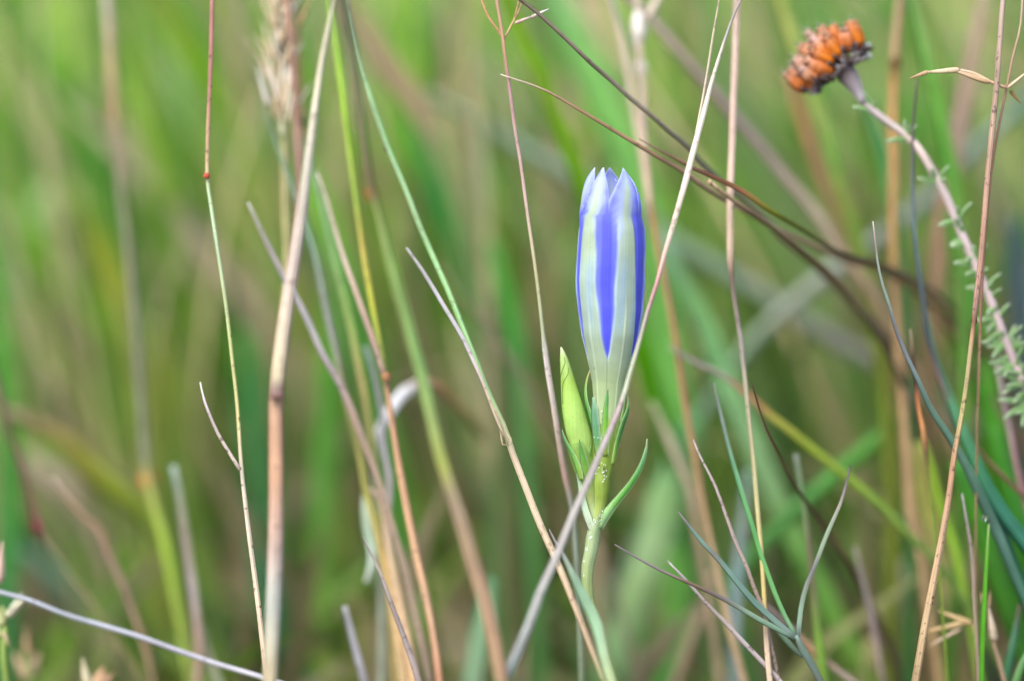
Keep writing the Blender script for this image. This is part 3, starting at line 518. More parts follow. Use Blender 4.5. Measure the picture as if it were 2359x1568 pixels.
far2 = [
 ('soft green leaf slanting across behind the yellow-green end of the slanting blade', [(2120,935),(2060,985),(1990,1040),(1920,1100),(1850,1160)], 7, 42, ['5ca04c','64a440','5ca440','5c9c48']),
 ('long pale green soft leaf running from behind the gentian to the tuft', [(1515,540),(1545,610),(1585,680),(1629,772),(1658,860),(1700,960),(1752,1080),(1802,1194),(1852,1294),(1902,1394),(1952,1494),(1990,1560)], 8, 60, ['8cb890','80b470','84bc78','90bc80','8cb478','80b858','78b048','84a848']),
 ('wide pale green soft leaf slanting behind the gentian stem', [(1600,960),(1560,1070),(1529,1144),(1496,1278),(1462,1378),(1429,1478),(1405,1560)], 9, 86, ['6cac68','78b070','94bc78','a4c48c','98b878','8cb078','84ac70']),
 ('pale green soft leaf low between the stout tan stem and the gentian stem', [(1130,1330),(1115,1400),(1098,1480),(1085,1560)], 6, 50, ['5c9060','80a878','8cb084','88a880']),
 ('grey-lilac soft leaf slanting down from behind the heather sprig', [(2380,215),(2300,295),(2240,350),(2160,440),(2040,540),(1928,618),(1868,665),(1802,722),(1735,790),(1690,850)], 10.5, 38, ['70948c','849c90','788c84','909890','98a090','98a094','a4a898','8c9c84','7c9c78']),
 ('pale grey-green soft leaf lying across behind the gentian flower', [(985,215),(1060,255),(1130,295),(1200,340),(1320,405),(1450,480),(1550,555),(1700,645),(1835,729),(1935,789),(2035,849),(2102,902),(2250,990)], 11.5, 40, ['98a880','98ac88','90a88c','90a88c','88a080','88a884','90a888','8ca088','98a08c','9c9c90','9c9888','949880','809070']),
 ('green-yellow soft leaf below the orange heather head', [(1795,-10),(1822,83),(1868,217),(1895,300),(1918,383),(1945,467),(1975,560),(1995,640)], 6.5, 38, ['b8c060','bcc468','a0bc58','98ac58','88b050','90a048','80a040','889838']),
 ('orange-brown soft leaf beside the green-yellow one below the heather head', [(1815,170),(1845,267),(1868,333),(1892,400),(1935,500),(1975,600)], 7.5, 28, ['b87848','c87838','b87c44','b08448','a88038','98843c']),
 ('dim green soft leaf between the heather head and the orange culm', [(1985,215),(2010,290),(2030,350),(2048,430),(2062,540)], 6, 32, ['5c9850','509850','54a050','489048']),
 ('tall clear green soft leaf between the orange culm and the nodding floret', [(2095,-10),(2122,83),(2145,183),(2165,267),(2182,350),(2198,433),(2210,520),(2216,620)], 5, 34, ['84b860','84b854','74b044','70b040','60a038','7ca048','6c9c40']),
 ('wide tan-brown soft leaf behind the nodding cream floret', [(2266,-10),(2242,100),(2225,200),(2205,300),(2190,390),(2168,520),(2158,622),(2150,720)], 7, 46, ['ac9478','a48c6c','a08468','987c68','a0845c','a07450','98744c','8c7040']),
 ('vivid green soft leaf behind the heather stem', [(2185,480),(2200,570),(2235,722),(2252,822),(2275,922),(2298,1044),(2320,1150)], 6, 56, ['509c30','58ac30','5cac34','6cac34','58a828','50a420','489820']),
 ('broad dark green soft leaf behind the narrow bright green blade', [(2200,1060),(2225,1130),(2262,1220),(2295,1320),(2335,1440),(2375,1540)], 4.5, 50, ['489c34','4c9820','488c24','40801c','3c7c28']),
 ('vivid green soft leaf behind the dark teal leaf with dew', [(2290,980),(2310,1060),(2335,1130),(2368,1230)], 5, 46, ['54a030','50a028','48982c','3c8830']),
 ('olive-tan soft leaf low behind the brown straw stem', [(2115,1020),(2125,1120),(2150,1230),(2180,1350),(2210,1500)], 6, 44, ['b0a850','a8a850','a0a058','a89c60','98884c']),
 ('bright lime soft blade behind the brown straw stem', [(2125,1015),(2140,1055),(2162,1144),(2195,1244),(2218,1344),(2238,1450)], 4, 20, ['98b830','90b828','88b030','8cb030','84a838']),
 ('grey-tan soft leaf slanting between the tuft and the brown straw stem', [(2125,1235),(2095,1300),(2062,1370),(2028,1450),(1990,1540)], 8, 50, ['a09890','9c9878','a09c78','a09c64','948c5c']),
 ('yellow-green soft leaf behind the purple tuft', [(1985,1150),(1970,1260),(1990,1400),(2015,1540)], 12, 50, ['709850','7ca048','709840','70883c']),
 ('green soft leaf low between the gentian stem and the tuft', [(1540,1180),(1600,1260),(1660,1360),(1700,1480)], 11, 66, ['48984c','4c9844','4c9840','508c3c']),
 ('dim brown soft stalk low between the gentian stem and the tuft', [(1650,1310),(1622,1400),(1590,1480),(1560,1568)], 7, 30, ['a09068','a08c6c','948060','8c7858']),
 ('grey-blue soft stalk standing behind the orange-brown stem', [(1722,1080),(1712,1180),(1700,1300),(1692,1420),(1690,1568)], 6, 24, ['80a090','8c9c90','88a0a0','98a8b0','98a4a8']),
 ('dark grey-blue soft leaf behind the heather stem', [(2330,500),(2345,640),(2352,760),(2350,900)], 10, 60, ['4c6860','50646c','485c64','4c6050']),
 ('dim rust soft blade slanting behind the vivid green leaf', [(2150,700),(2200,780),(2250,860),(2310,960),(2370,1060)], 6, 22, ['7c6840','846840','88684c','745840']),
 ('faint brown soft blade slanting from the teal stem towards the gentian bud', [(1010,610),(1060,680),(1110,745),(1165,815),(1210,880),(1250,950)], 7, 10, ['a09070','8c7860','8c7060','8c6c58']),
 ('soft green leaf high behind the tan arching blade', [(1270,-20),(1320,90),(1370,200),(1420,310),(1460,430)], 13, 90, ['7cb068','74b054','70ac50','68a848']),
 ('soft olive leaf high between the straw V and the beaded stem', [(1560,-20),(1590,120),(1610,260),(1625,400)], 15, 70, ['8c9450','84944c','7c9044','80a048']),
 ('pale tan soft leaf behind the gentian\u2019s spreading side leaf', [(1500,925),(1530,990),(1560,1060),(1590,1130),(1600,1200)], 5.5, 22, ['9ca878','b0a888','b0a080','a8906c']),
]
for lb, pts, d, wd, cs in far2: B('grass_leaf', lb, pts, d, [wd*.55, wd, wd, wd*.95], cs, 'leaf', M_DRY if 'tan' in lb or 'brown' in lb or 'lilac' in lb else M_FRESH)
# ------------------------------------------------------------------ right side
o = B('grass_culm', 'upright orange culm with two dark joints behind the arching teal blade', [(2072,-6),(2062,117),(2060,147),(2057,200),(2057,333),(2056,522),(2060,629),(2065,689),(2069,789),(2075,889),(2085,1020),(2098,1178),(2118,1261),(2132,1361),(2152,1478),(2164,1568)], 4.6, [20,20,22,23,24,24,24,26,26], [(0,'b89868'),(.085,'b89058'),(.1,'784818'),(.12,'c88c28'),(.25,'c08838'),(.38,'c89838'),(.4,'906030'),(.43,'a88048'),(.6,'b48c50'),(.75,'b8905c'),(.9,'b09058'),(1,'a08048')])
node_ring(o, 2061, 146, 4.6, 24, 22, '6c3c14'); node_ring(o, 2060, 631, 4.6, 27, 26, '9c6828')
o = B('grass_culm', 'sharp brown straw stem with a dark joint, in front of the heather', [(2310,-5),(2302,100),(2295,200),(2285,300),(2275,400),(2265,522),(2258,605),(2248,689),(2243,739),(2235,805),(2225,889),(2212,970),(2198,1044),(2185,1144),(2168,1244),(2152,1327),(2132,1428),(2115,1528),(2106,1580)], [.2,.1,0,.1,.2], [(0,12),(.2,13.5),(.45,14),(.47,11),(.6,12),(.66,13),(.8,17),(1,19)], [(0,'b09888'),(.2,'b48c70'),(.35,'a87858'),(.44,'a87868'),(.465,'683820'),(.48,'b07c48'),(.52,'a89868'),(.6,'a89c60'),(.64,'b49460'),(.68,'c08458'),(.75,'b89068'),(.9,'c0a070'),(1,'a88858')], mat=M_SPECK)
node_ring(o, 2243, 739, .05, 15, 12, '5c3020')
o = B('grass_culm', 'thin reddish stem with a nodding cream floret, beside the brown straw stem', [(2355,-5),(2349,67),(2332,133),(2318,203),(2305,267),(2292,333),(2282,400),(2272,500),(2262,640),(2256,800),(2250,1000)], [.2,.3,.6,1], [6,6,7,7,7,6], ['c0a888','b08c68','b07c58','a86850','a06450','a08058','988050'])
husk(o, 2282, 192, 2180, 157, .2, 13, ['c89c68','d8b890']); husk(o, 2215, 161, 2120, 168, .2, 13, ['d8b890','dcc8a0','c8a070']); husk(o, 2140, 165, 2092, 182, .2, 10, ['c8a878','b88858'])
thread(o, [(2200,160),(2242,170),(2282,190),(2318,203)], .2, [6,9,9,7], ['d8c0a0','d0ac80','c89870'])
husk(o, 2318, 205, 2372, 160, .2, 9, ['c8a880','d8c8a8']); husk(o, 2325, 208, 2352, 240, .3, 11, ['806830','a88838'])
B('grass_leaf', 'slim slate-blue blade with a purple tip beside the heather stem', [(2112,182),(2108,233),(2103,283),(2102,333),(2102,433),(2105,522),(2116,622),(2126,689),(2136,772),(2150,822),(2168,880),(2198,955),(2235,1040),(2280,1140)], [1.5,2,2.4], [5,8,10,11,13,14,15,18], ['706058','806c74','70707c','8c9c9c','708890','606c88','505870','806c70','84a078','5c8870','4c8060'], 'flat', M_FRESH)
B('grass_leaf', 'long arching teal blade with a thin bleached tip, crossing the orange culm', [(2010,510),(2012,530),(2015,555),(2020,600),(2030,650),(2048,705),(2062,755),(2085,815),(2112,872),(2145,945),(2185,1005),(2228,1080),(2255,1140),(2290,1215),(2325,1300),(2362,1385)], [.1,.1,.3,.8,1.4,1.6], [3,6,8,10,11,15,19,25,26,24,22], [(0,'d8d0c8'),(.05,'b0848c'),(.09,'a0a898'),(.2,'90a498'),(.26,'847c98'),(.35,'8c98a4'),(.5,'84ac98'),(.65,'80ac94'),(.8,'6c9484'),(1,'548870')], 'leaf', M_FRESH)
o = B('grass_leaf', 'dark teal leaf joining the arching teal blade near the dew drop', [(2132,722),(2152,822),(2175,889),(2208,972),(2238,1044),(2268,1111),(2302,1171),(2335,1217),(2375,1270)], [2.6,2,1.6], [10,18,24,30,34,34], ['789c78','60906c','4c8c60','3c8458','347c60','307860'], 'leaf', M_FRESH)
B('grass_leaf', 'deep green-blue leaf close under the dark teal leaf', [(2225,1020),(2270,1120),(2305,1215),(2335,1300),(2372,1400)], [2.2,2], [16,30,34,30], ['48805c','3c7058','387458','34785c'], 'leaf', M_FRESH)
B('grass_leaf', 'narrow bright green blade standing under the dew drop', [(2277,1206),(2272,1278),(2267,1378),(2262,1478),(2260,1572)], .8, [4,9,11,12,12], ['a0c070','68b430','60b420','5ca820','509820'], 'flat', M_FRESH)
B('grass_leaf', 'thin dry brown blade beside the narrow bright green one', [(2215,1136),(2225,1194),(2238,1278),(2242,1361),(2248,1461),(2254,1572)], 1, [4,8,8,8,9], ['a098a0','a08c80','988470','a89074','a08c70'], 'flat', M_DRY)
o = B('grass_culm', 'dry tan husk stalk behind the narrow bright green blade', [(2280,1415),(2288,1478),(2300,1520),(2314,1572)], 1.4, [8,9,11,12], ['c8a880','b89068','b0906c','a88c68'])
husk(o, 2290, 1480, 2276, 1395, 1.4, 20, ['c8b090','d0bca0']); husk(o, 2268, 1410, 2258, 1362, 1.4, 8, 'c8ac80'); husk(o, 2277, 1400, 2280, 1358, 1.4, 7, 'b89c78')
o = B('grass_culm', 'tan broken floret lying behind the foot of the brown straw stem', [(2242,1437),(2250,1480),(2252,1568)], 1.8, 6, ['c0a070','a88c60'])
husk(o, 2242, 1437, 2160, 1405, 1.8, 14, ['d0a868','d8b878']); husk(o, 2225, 1432, 2125, 1455, 1.8, 14, ['d0b078','c8a058']); husk(o, 2215, 1445, 2138, 1487, 1.8, 9, ['d0b090','d8c0a0'])
B('grass_leaf', 'bluish green blade with a reddish tip beyond the tan husk stalk', [(2350,1390),(2342,1444),(2332,1494),(2316,1580)], 1.8, [10,20,24,24], ['806050','60906c','589468','508c5c'], 'leaf', M_FRESH)
B('grass_leaf', 'small fresh green blade crossing the bluish green one beyond the husk stalk', [(2372,1490),(2352,1530),(2335,1580)], 1.2, [12,16,18], ['70a868','78a868','68a058'], 'flat', M_FRESH)
B('grass_leaf', 'blurred grey-mauve stalk behind the purple tuft', [(1968,1258),(1985,1328),(2002,1394),(2015,1461),(2034,1572)], 3.6, [10,16,18,20,20], ['8c8c74','8c8478','907c78','948074','84745c'], 'flat', M_DRY)
B('grass_culm', 'green stem with a brown middle rising through the purple tuft', [(1832,1044),(1848,1144),(1862,1244),(1872,1344),(1885,1461),(1900,1572)], 2.4, [12,15,15,20,22,22], ['8c9484','80a468','8c8060','84885c','88b048','7ca040'], mat=M_FRESH)
B('grass_leaf', 'mauve dry blade with an orange patch low behind the tuft', [(1760,1392),(1800,1425),(1860,1485),(1900,1520),(1950,1560),(1990,1590)], 2.6, [8,12,16,16,14], ['907c78','94807c','c08c50','a0907c','a08c84'], 'flat', M_DRY)
B('grass_leaf', 'flame-orange blade with a blackened tip behind the arching teal blade', [(2096,758),(2099,790),(2102,822),(2108,879),(2115,939),(2125,989),(2129,1025),(2136,1080),(2150,1200)], 1.4, [4,6,8,8,12,12,8,6], [(0,'987860'),(.1,'8c6848'),(.16,'301c18'),(.3,'482414'),(.36,'c06010'),(.45,'e88c18'),(.54,'e09030'),(.6,'684818'),(.75,'707030'),(1,'789030')], 'flat', M_DRY)
B('grass_leaf', 'thin brown blade slanting under the dark teal leaf', [(2248,1030),(2302,1088),(2362,1148)], 2.4, [6,10,11], ['845c40','84583c','6c5438'], 'flat', M_DRY)
WEATHER = 0.0
# ------------------------------------------------------------------ the gentian
def Q(x, y, z=0.0):     # survey position, z survey units towards the viewer
    return np.array(P(x, y, -z * PX))
g = bpy.data.objects.new('gentian_plant', None); col.objects.link(g); g.location = P(1372, 1203, 0); bpy.context.view_layer.update()
tag(g, 'blue marsh gentian with one closed striped flower and a yellow-green bud', 'flower')
YS = [440,465,498,523,569,645,672,717,772,808,849,881,921,980]
CX = [1404,1403.5,1406,1408,1408,1405.5,1405.5,1407,1406.5,1406.5,1405,1403,1401.5,1397]
RS = [72,72.5,73,74.5,77,78,76.5,72.5,64.5,55.5,45,37,33,30]
LOBES = [28, -44, -116, 100, 172]
TIPR = {28: 40, -44: 44, -116: 42, 100: 40, 172: 38}
DRIFT = {28: (20, 1.2), -44: (25, .45), -116: (60, .5), 100: (22, 1.2), 172: (8, 1)}
WIDE = {28: 1.0, -44: .72, -116: 1.05, 100: 1.0, 172: .95}   # the free lobes are twisted as in a closing flower
TIPY = {28: 388, -44: 387, -116: 387, 100: 396, 172: 387}
BLUE, BLUEL = np.array([.115, .13, 1.0]), np.array([.27, .32, 1.05])
PALE, GRN, GRNB, GRNL = np.array([.40, .47, .95]), lin('b2c6aa'), lin('a4c0d0'), lin('b0c490')
def sstep(a, b, x): x = np.clip((x - a) / (b - a), 0, 1); return x * x * (3 - 2 * x)
def petal_col(th, y, lobe, inner=False):
    """pigment by angle from the lobe's midline (deg) and height"""
    hb = np.interp(y, [498, 560, 635, 717, 772, 808, 836], [22, 20, 17.5, 14.5, 11, 6.5, -2])
    a = abs(th); edge = 36 - hb
    wob = 1.5 * math.sin(y * .05 + lobe) + (.5 * math.sin(y * .13 + th))*(y < 620)
    b = sstep(edge - 2.4, edge + 2.0, a + wob * .5)
    band = GRN + (GRNB - GRN) * np.clip(sstep(560, 640, y) * (1 - sstep(730, 800, y)) * (.5 + .35 * math.sin(th * .22 + lobe + y * .01)), 0, 1)
    band = band + (GRNL - band) * sstep(800, 900, y)
    if a < 2.6 and y > 660: band = band + (lin('cfe0c0') - band) * .7 * sstep(660, 760, y)
    rim = math.exp(-((a - edge + 1.6) / 1.2) ** 2) * sstep(560, 640, y)
    band = band + (lin('c4dcf0') - band) * .55 * rim
    bl = BLUE * (0.9 + .1 * math.cos((36 - a) * .5)) + (BLUEL - BLUE) * (.35 * sstep(4, 14, 36 - a))
    bl = bl * (1 - .22 * math.exp(-((36 - a) / 1.2) ** 2)) * (1 - .10 * math.exp(-((30 - a + math.sin(y * .03)) / .9) ** 2) - .08 * math.exp(-((25 - a + math.sin(y * .02 + 1)) / .9) ** 2))
    bl = bl + (GRNB - bl) * .16 * sstep(edge + 7, edge, a)
    c = band * (1 - b) + bl * b
    # towards the free lobes the blue washes out to lilac white
    up = sstep(560, 455, y)
    wash = PALE + (BLUE * .6 + BLUEL * .4 - PALE) * sstep(13, 31, a + 3 * math.sin(y * .16 + lobe)) * (0.95 - .6 * sstep(450, 400, y))
    mid = math.exp(-(a / 8.5) ** 2)
    wash = wash + (lin('c4d89c') - wash) * mid * (0.85 - .5 * sstep(440, 395, y))
    mix = up * (0.35 + .65 * sstep(530, 450, y)) 
    c = c + (wash - c) * mix
    if lobe == 28:   # bleached lilac patch on the overlapping flank
        pt_ = math.exp(-((th + 14) / 9) ** 2) * math.exp(-((y - 505) / 48) ** 2) * (.62 + .3 * math.sin(th * .9 + y * .11) * math.sin(y * .23 - th * .5))
        c = c + (np.array([.46, .53, 1.0]) - c) * max(0, min(1, pt_))
    if inner: c = c * .5 + PALE * .5
    c = c + (np.array([.85, .9, .95]) - c) * .6 * sstep(398, 388, y)
    return c
NT = 48
Vv, Cc, Uu, Ff = [], [], [], []
rows = np.concatenate([np.linspace(980, 840, 22), np.linspace(835, 500, 70), [498]])
base_th = [LOBES[1] - 36 + 360 * i / (5 * NT) for i in range(5 * NT)]
def near_lobe(th):
    best = min(LOBES, key=lambda L: abs((th - L + 180) % 360 - 180)); return (th - best + 180) % 360 - 180, best
def ridge(t, y): 
    hb = np.interp(y, [498, 560, 635, 717, 772, 808, 836], [22, 20, 17.5, 14.5, 11, 6.5, 1])
    return 0.06 * (1 - sstep(36 - hb - 1.5, 36 - hb + 2.5, abs(t))) * sstep(498, 540, y) + .018 * math.exp(-(t / 2.5) ** 2) * sstep(640, 760, y)
for y in rows:
    c, r = np.interp(y, YS, CX), np.interp(y, YS, RS)
    for th in base_th:
        t, L = near_lobe(th); rr = r * (0.955 + ridge(t, y)) + .5 * math.sin(th * .09 + y * .013)
        a = rad(th)
        Vv.append(Q(c + rr * math.sin(a), y, rr * math.cos(a))); Cc.append(petal_col(t, y, L)); Uu.append((th / 360, y * PX))
n5 = 5 * NT
for i in range(len(rows) - 1):
    for j in range(n5):
        Ff.append((i*n5+j, (i+1)*n5+j, (i+1)*n5+(j+1) % n5, i*n5+(j+1) % n5))
last = (len(rows) - 1) * n5
c0, R0 = np.interp(498, YS, CX), 73 * .955
for L in LOBES:
    # columns of the ring that belong to this lobe
    j0 = int(round(((L - 36) - base_th[0]) % 360 / (360 / n5)))
    prev = [last + (j0 + q) % n5 for q in range(NT + 1)]
    NV = 26
    for iv in range(1, NV + 1):
        v = iv / NV; y = 498 - (498 - TIPY[L]) * v
        rho = R0 - (R0 - TIPR[L]) * v ** 2.4
        sw = max(1 - .50 * v - .50 * v ** 3.4, 0.004)
        sw *= 1 - (1 - WIDE[L]) * sstep(0, .4, v)
        if L == -116: rho -= 2.5 * sstep(0, .3, v)
        cur = []
        for q in range(NT + 1):
            u = -1 + 2 * q / NT; phi = rad(36) * u * sw; a = rad(L + DRIFT[L][0] * v ** DRIFT[L][1])
            rc = R0 * (1 - .25 * v * v)
            pr = rho - rc + rc * math.cos(phi * (1 + .15 * sstep(0, .35, v))); pt = rc * math.sin(phi * (1 + .15 * sstep(0, .35, v)))
            edge_in = -2.2 * sstep(.8, 1, abs(u)) * v * (1 - v) * 4
            pr += edge_in
            x = c0 + (pr * math.sin(a) + pt * math.cos(a)); z = pr * math.cos(a) - pt * math.sin(a)
            yy = y + 1.3 * math.sin(u * 5 + L) * v * (1 - v) * 2
            Vv.append(Q(x - 2 * v, yy, z)); t = 36 * u * (sw * .55 + .45)
            cc_ = petal_col(t, y, L, inner=(L == 172))
            m = sstep(.86, 1, abs(u)) * sstep(.0, .25, v); cc_ = cc_ + (np.array([.6, .7, 1.0]) - cc_) * .6 * m
            Cc.append(cc_); Uu.append(((L + 36 * u) / 360, y * PX)); cur.append(len(Vv) - 1)
        for q in range(NT): Ff.append((prev[q], cur[q], cur[q+1], prev[q+1]))
        prev = cur
co = mesh_obj('corolla', Vv, Ff, Cc, Uu, M_PETAL, g)
co['label'] = 'closed blue flower tube with pale green bands'
sm = co.modifiers.new('thickness', 'SOLIDIFY'); sm.thickness = 0.00012; sm.offset = -1
# speckles on the pale bands
def bead(parent, name, ctrs, radii, mat, kind=None, squash=1.0):
    bm = bmesh.new()
    for p, r in zip(ctrs, radii):
        mm = Matrix.Translation(p) @ Matrix.Rotation(random.random() * 6, 4, 'Z') @ Matrix.Diagonal((r * random.uniform(.8, 1.2) if squash != 1 else r, r * squash, r, 1))
        bmesh.ops.create_icosphere(bm, subdivisions=2 if mat is M_DEW else 1, radius=1.0, matrix=mm)
    me = bpy.data.meshes.new(name); bm.to_mesh(me); bm.free(); me.materials.append(mat)
    me.polygons.foreach_set('use_smooth', np.ones(len(me.polygons), bool))
    o = bpy.data.objects.new(name, me); col.objects.link(o)
    if parent: o.parent = parent; o.matrix_parent_inverse = parent.matrix_world.inverted()
    if kind: o['kind'] = kind
    return o
def on_tube(x, y, out=0.0):
    c, r = np.interp(y, YS, CX), np.interp(y, YS, RS) * .985
    s = np.clip((x - c) / r, -.999, .999)
    return Q(x, y, (r + out) * math.sqrt(1 - s * s))
sp = []
for _ in range(520):
    y = random.uniform(560, 860); L = random.choice([28, 28, -44]); t = random.uniform(-17, 17); r = np.interp(y, YS, RS) * 1.016
    if abs(abs(t) - random.choice([5, 11])) > 4: continue
    a = rad(L + t); sp.append((Q(np.interp(y, YS, CX) + r * math.sin(a), y, r * math.cos(a)), random.uniform(1.1, 2.2) * PX))
M_FLECK = simple_mat('olive_fleck', (0.26, 0.33, 0.08), 0.6)
bead(co, 'flecks', [s[0] for s in sp], [s[1] for s in sp], M_FLECK, 'stuff', .9)
# dew on the left lobe and a few elsewhere
Dz = [(460,450),(450,505),(432,552),(420,610),(400,635),(385,715),(425,700),(447,675),(405,760),(810,305)]
for zx, zy in Dz:
    x, y = (1380 + zx / 5.057) / 1.0857, (390 + zy / 5.057) / 1.0857
    L = -44 if zx < 700 else 28
    bead(co, 'dew_drop', [on_tube(x, y, 2.5)], [2.9 * PX], M_DEW)

def lathe_path(name, ctr, rad_, cols, parent, mat, k=20, flat=1.0, zoff=0.0, n=30, ribs=None, twist=0):
    """round body along survey points ctr [(x,y)], radii keys, colours keys"""
    p, t = catmull(ctr, n); r = keyed(rad_, t); cs = keyed(cols, t)
    d = np.gradient(p, axis=0); d /= np.linalg.norm(d, axis=1)[:, None]; pn = np.stack([-d[:, 1], d[:, 0]], -1)
    V, C, U, F = [], [], [], []
    zo = keyed(zoff, t) if not np.isscalar(zoff) else np.full(n, zoff)
    for i in range(n):
        for j in range(k + 1):
            a = 2 * math.pi * j / k + twist * t[i]; q = r[i] * (1 + (ribs[1] * math.cos(ribs[0] * a) if ribs else 0))
            o2 = p[i] + pn[i] * q * math.sin(a)
            V.append(Q(o2[0], o2[1], zo[i] + q * flat * math.cos(a)))
            m = 1.0
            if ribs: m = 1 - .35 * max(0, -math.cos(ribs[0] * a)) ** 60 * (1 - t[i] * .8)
            C.append(cs[i] * m); U.append((j / k, t[i] * np.linalg.norm(p[-1] - p[0]) * PX))
    for i in range(n - 1):
        for j in range(k): F.append((i*(k+1)+j, i*(k+1)+j+1, (i+1)*(k+1)+j+1, (i+1)*(k+1)+j))
    return mesh_obj(name, V, F, C, U, mat, parent)

# calyx cup and its lobes
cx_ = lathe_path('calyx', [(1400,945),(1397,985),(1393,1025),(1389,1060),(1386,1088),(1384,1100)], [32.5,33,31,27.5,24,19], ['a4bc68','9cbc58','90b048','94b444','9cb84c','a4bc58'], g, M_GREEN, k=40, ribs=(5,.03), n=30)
def lobe(pts, wd, z, cs, parent=cx_, face=(0, -1, .15), name='calyx_lobe', label=None):
    p, t = catmull(pts, 26); ww = keyed(wd, t); zz = keyed(z, t); path = np.array([Q(a[0], a[1], b) for a, b in zip(p, zz)])
    V, F, C, U = sweep(path, ww * PX / 2, keyed(cs, t), 'leaf', face)
    # pale margins
    C = C.reshape(26, -1, 3); C[:, [0, 4, 8]] = C[:, [0, 4, 8]] * .45 + lin('d0e4b8') * .55; C = C.reshape(-1, 3)
    o = mesh_obj(name, V, F, C, U, M_GREEN, parent)
    if label: o['label'] = label
    return o
lobe([(1358,852),(1351,872),(1347,896),(1349,925),(1356,950),(1366,985),(1372,1010)], [2,6,9,11,13,16,14], [0,2,6,12,18], ['c8b868','84b050','5ca048','64a850','78b058'], face=(-.7,-1,.1))
lobe([(1366,914),(1368,940),(1370,970),(1373,1005),(1377,1040),(1381,1075)], [5,17,20,20,18,12], [25,30,31,29,25,22], ['8cb890','6ca07c','64a074','6caa68','80ac50','90a848'], face=(-.3,-1,.1))
lobe([(1404,868),(1401,890),(1398,920),(1395,955),(1394,1000),(1393,1050)], [2,7,13,17,20,18], [38,37,36,35,33,28], ['607850','589858','68ac48','74b038','84b038','94ac38'])
lobe([(1445,911),(1448,928),(1446,945),(1437,972),(1428,1000),(1420,1030),(1412,1070)], [2,9,14,15,14,13,10], [6,12,16,18,18,18,16], ['98b070','4c8440','3c7c38','488838','70a038','88a83c'], face=(.6,-1,.1))
lobe([(1431,850),(1437,870),(1441,890),(1440,930),(1430,980)], [2,5,8,10,12], [16,14,14,14,14], ['447040','4c8048','5c9048','70a040','7ca040'], face=(.8,-1,.1))
# pedicel, bract sheath and stem
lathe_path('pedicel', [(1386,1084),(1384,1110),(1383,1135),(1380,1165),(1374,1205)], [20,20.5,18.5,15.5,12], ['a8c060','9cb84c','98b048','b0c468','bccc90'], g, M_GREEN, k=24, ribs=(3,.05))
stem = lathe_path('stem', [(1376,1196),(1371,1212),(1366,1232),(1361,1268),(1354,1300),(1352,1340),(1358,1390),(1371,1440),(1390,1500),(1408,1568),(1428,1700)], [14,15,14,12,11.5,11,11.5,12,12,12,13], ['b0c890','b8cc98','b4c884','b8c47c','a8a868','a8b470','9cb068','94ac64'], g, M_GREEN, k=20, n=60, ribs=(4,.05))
# to the soil
sb = P(1427, 1692, 0)
zb = np.linspace(0, 1, 12); pth = np.array([[sb[0] + .002 * z, sb[1] - 0.004 * z, sb[2] + (-0.012 - sb[2]) * z] for z in zb])
V, F, C, U = sweep(pth, np.full(12, 13 * PX), np.repeat(lin('8ca460')[None], 12, 0), 'tube', (0, -1, 0)); mesh_obj('stem_base', V, F, C, U, M_GREEN, stem)
lobe([(1490,1010),(1488,1034),(1477,1072),(1456,1110),(1431,1142),(1408,1170),(1391,1194),(1380,1216)], [2,9,13,15,17,19,24,22], [16,14,12,11,10,10,11,10], ['c8d0a0','7cb87c','68ac60','5ca444','68b048','78b458','98c480','a0c888'], g, name='bract', label='narrow green leaf spreading outwards', face=(.25,-1,.2))
lobe([(1322,1060),(1332,1100),(1338,1135),(1345,1170),(1356,1205),(1364,1226)], [4,10,14,17,20,16], [6,9,10,11,12,12], ['9cbc80','a0c490','b4d0ac','b8d0b0','c8d8bc','c8d4b4'], g, name='bract', face=(-.4,-1,.1))
# bud
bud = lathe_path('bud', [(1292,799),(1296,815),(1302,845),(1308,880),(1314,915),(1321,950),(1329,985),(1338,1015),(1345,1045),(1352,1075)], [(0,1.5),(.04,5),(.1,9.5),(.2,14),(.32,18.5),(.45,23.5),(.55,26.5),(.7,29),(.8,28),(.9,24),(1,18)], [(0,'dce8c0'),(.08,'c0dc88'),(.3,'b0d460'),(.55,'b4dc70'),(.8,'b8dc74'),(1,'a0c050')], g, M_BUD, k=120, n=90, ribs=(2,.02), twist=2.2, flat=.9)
fl = []
for _ in range(110):
    t_ = random.uniform(.14, .78); a_ = random.uniform(-1.3, 1.3)
    if random.random() > math.sin((t_ - .1) / .72 * math.pi) ** .6: continue
    bx, by = np.interp(t_, np.linspace(0, 1, 10), [1292,1296,1302,1308,1314,1321,1329,1338,1345,1352]), np.interp(t_, np.linspace(0, 1, 10), [799,815,845,880,915,950,985,1015,1045,1075])
    r_ = np.interp(t_, [0,.04,.1,.2,.32,.45,.55,.7,.8], [1.5,5,9.5,14,18.5,23.5,26.5,29,28])
    by = 799 + 276 * t_; bx = np.interp(by, [799,815,845,880,915,950,985,1015,1045,1075], [1292,1296,1302,1308,1314,1321,1329,1338,1345,1352])
    fl.append((Q(bx + r_ * math.sin(a_), by, r_ * .9 * math.cos(a_) + .3), random.uniform(.6, 1.2) * PX))
bead(bud, 'flecks', [f[0] for f in fl], [f[1] for f in fl], simple_mat('bud_fleck', (.27, .34, .08), .6), 'stuff', .9)
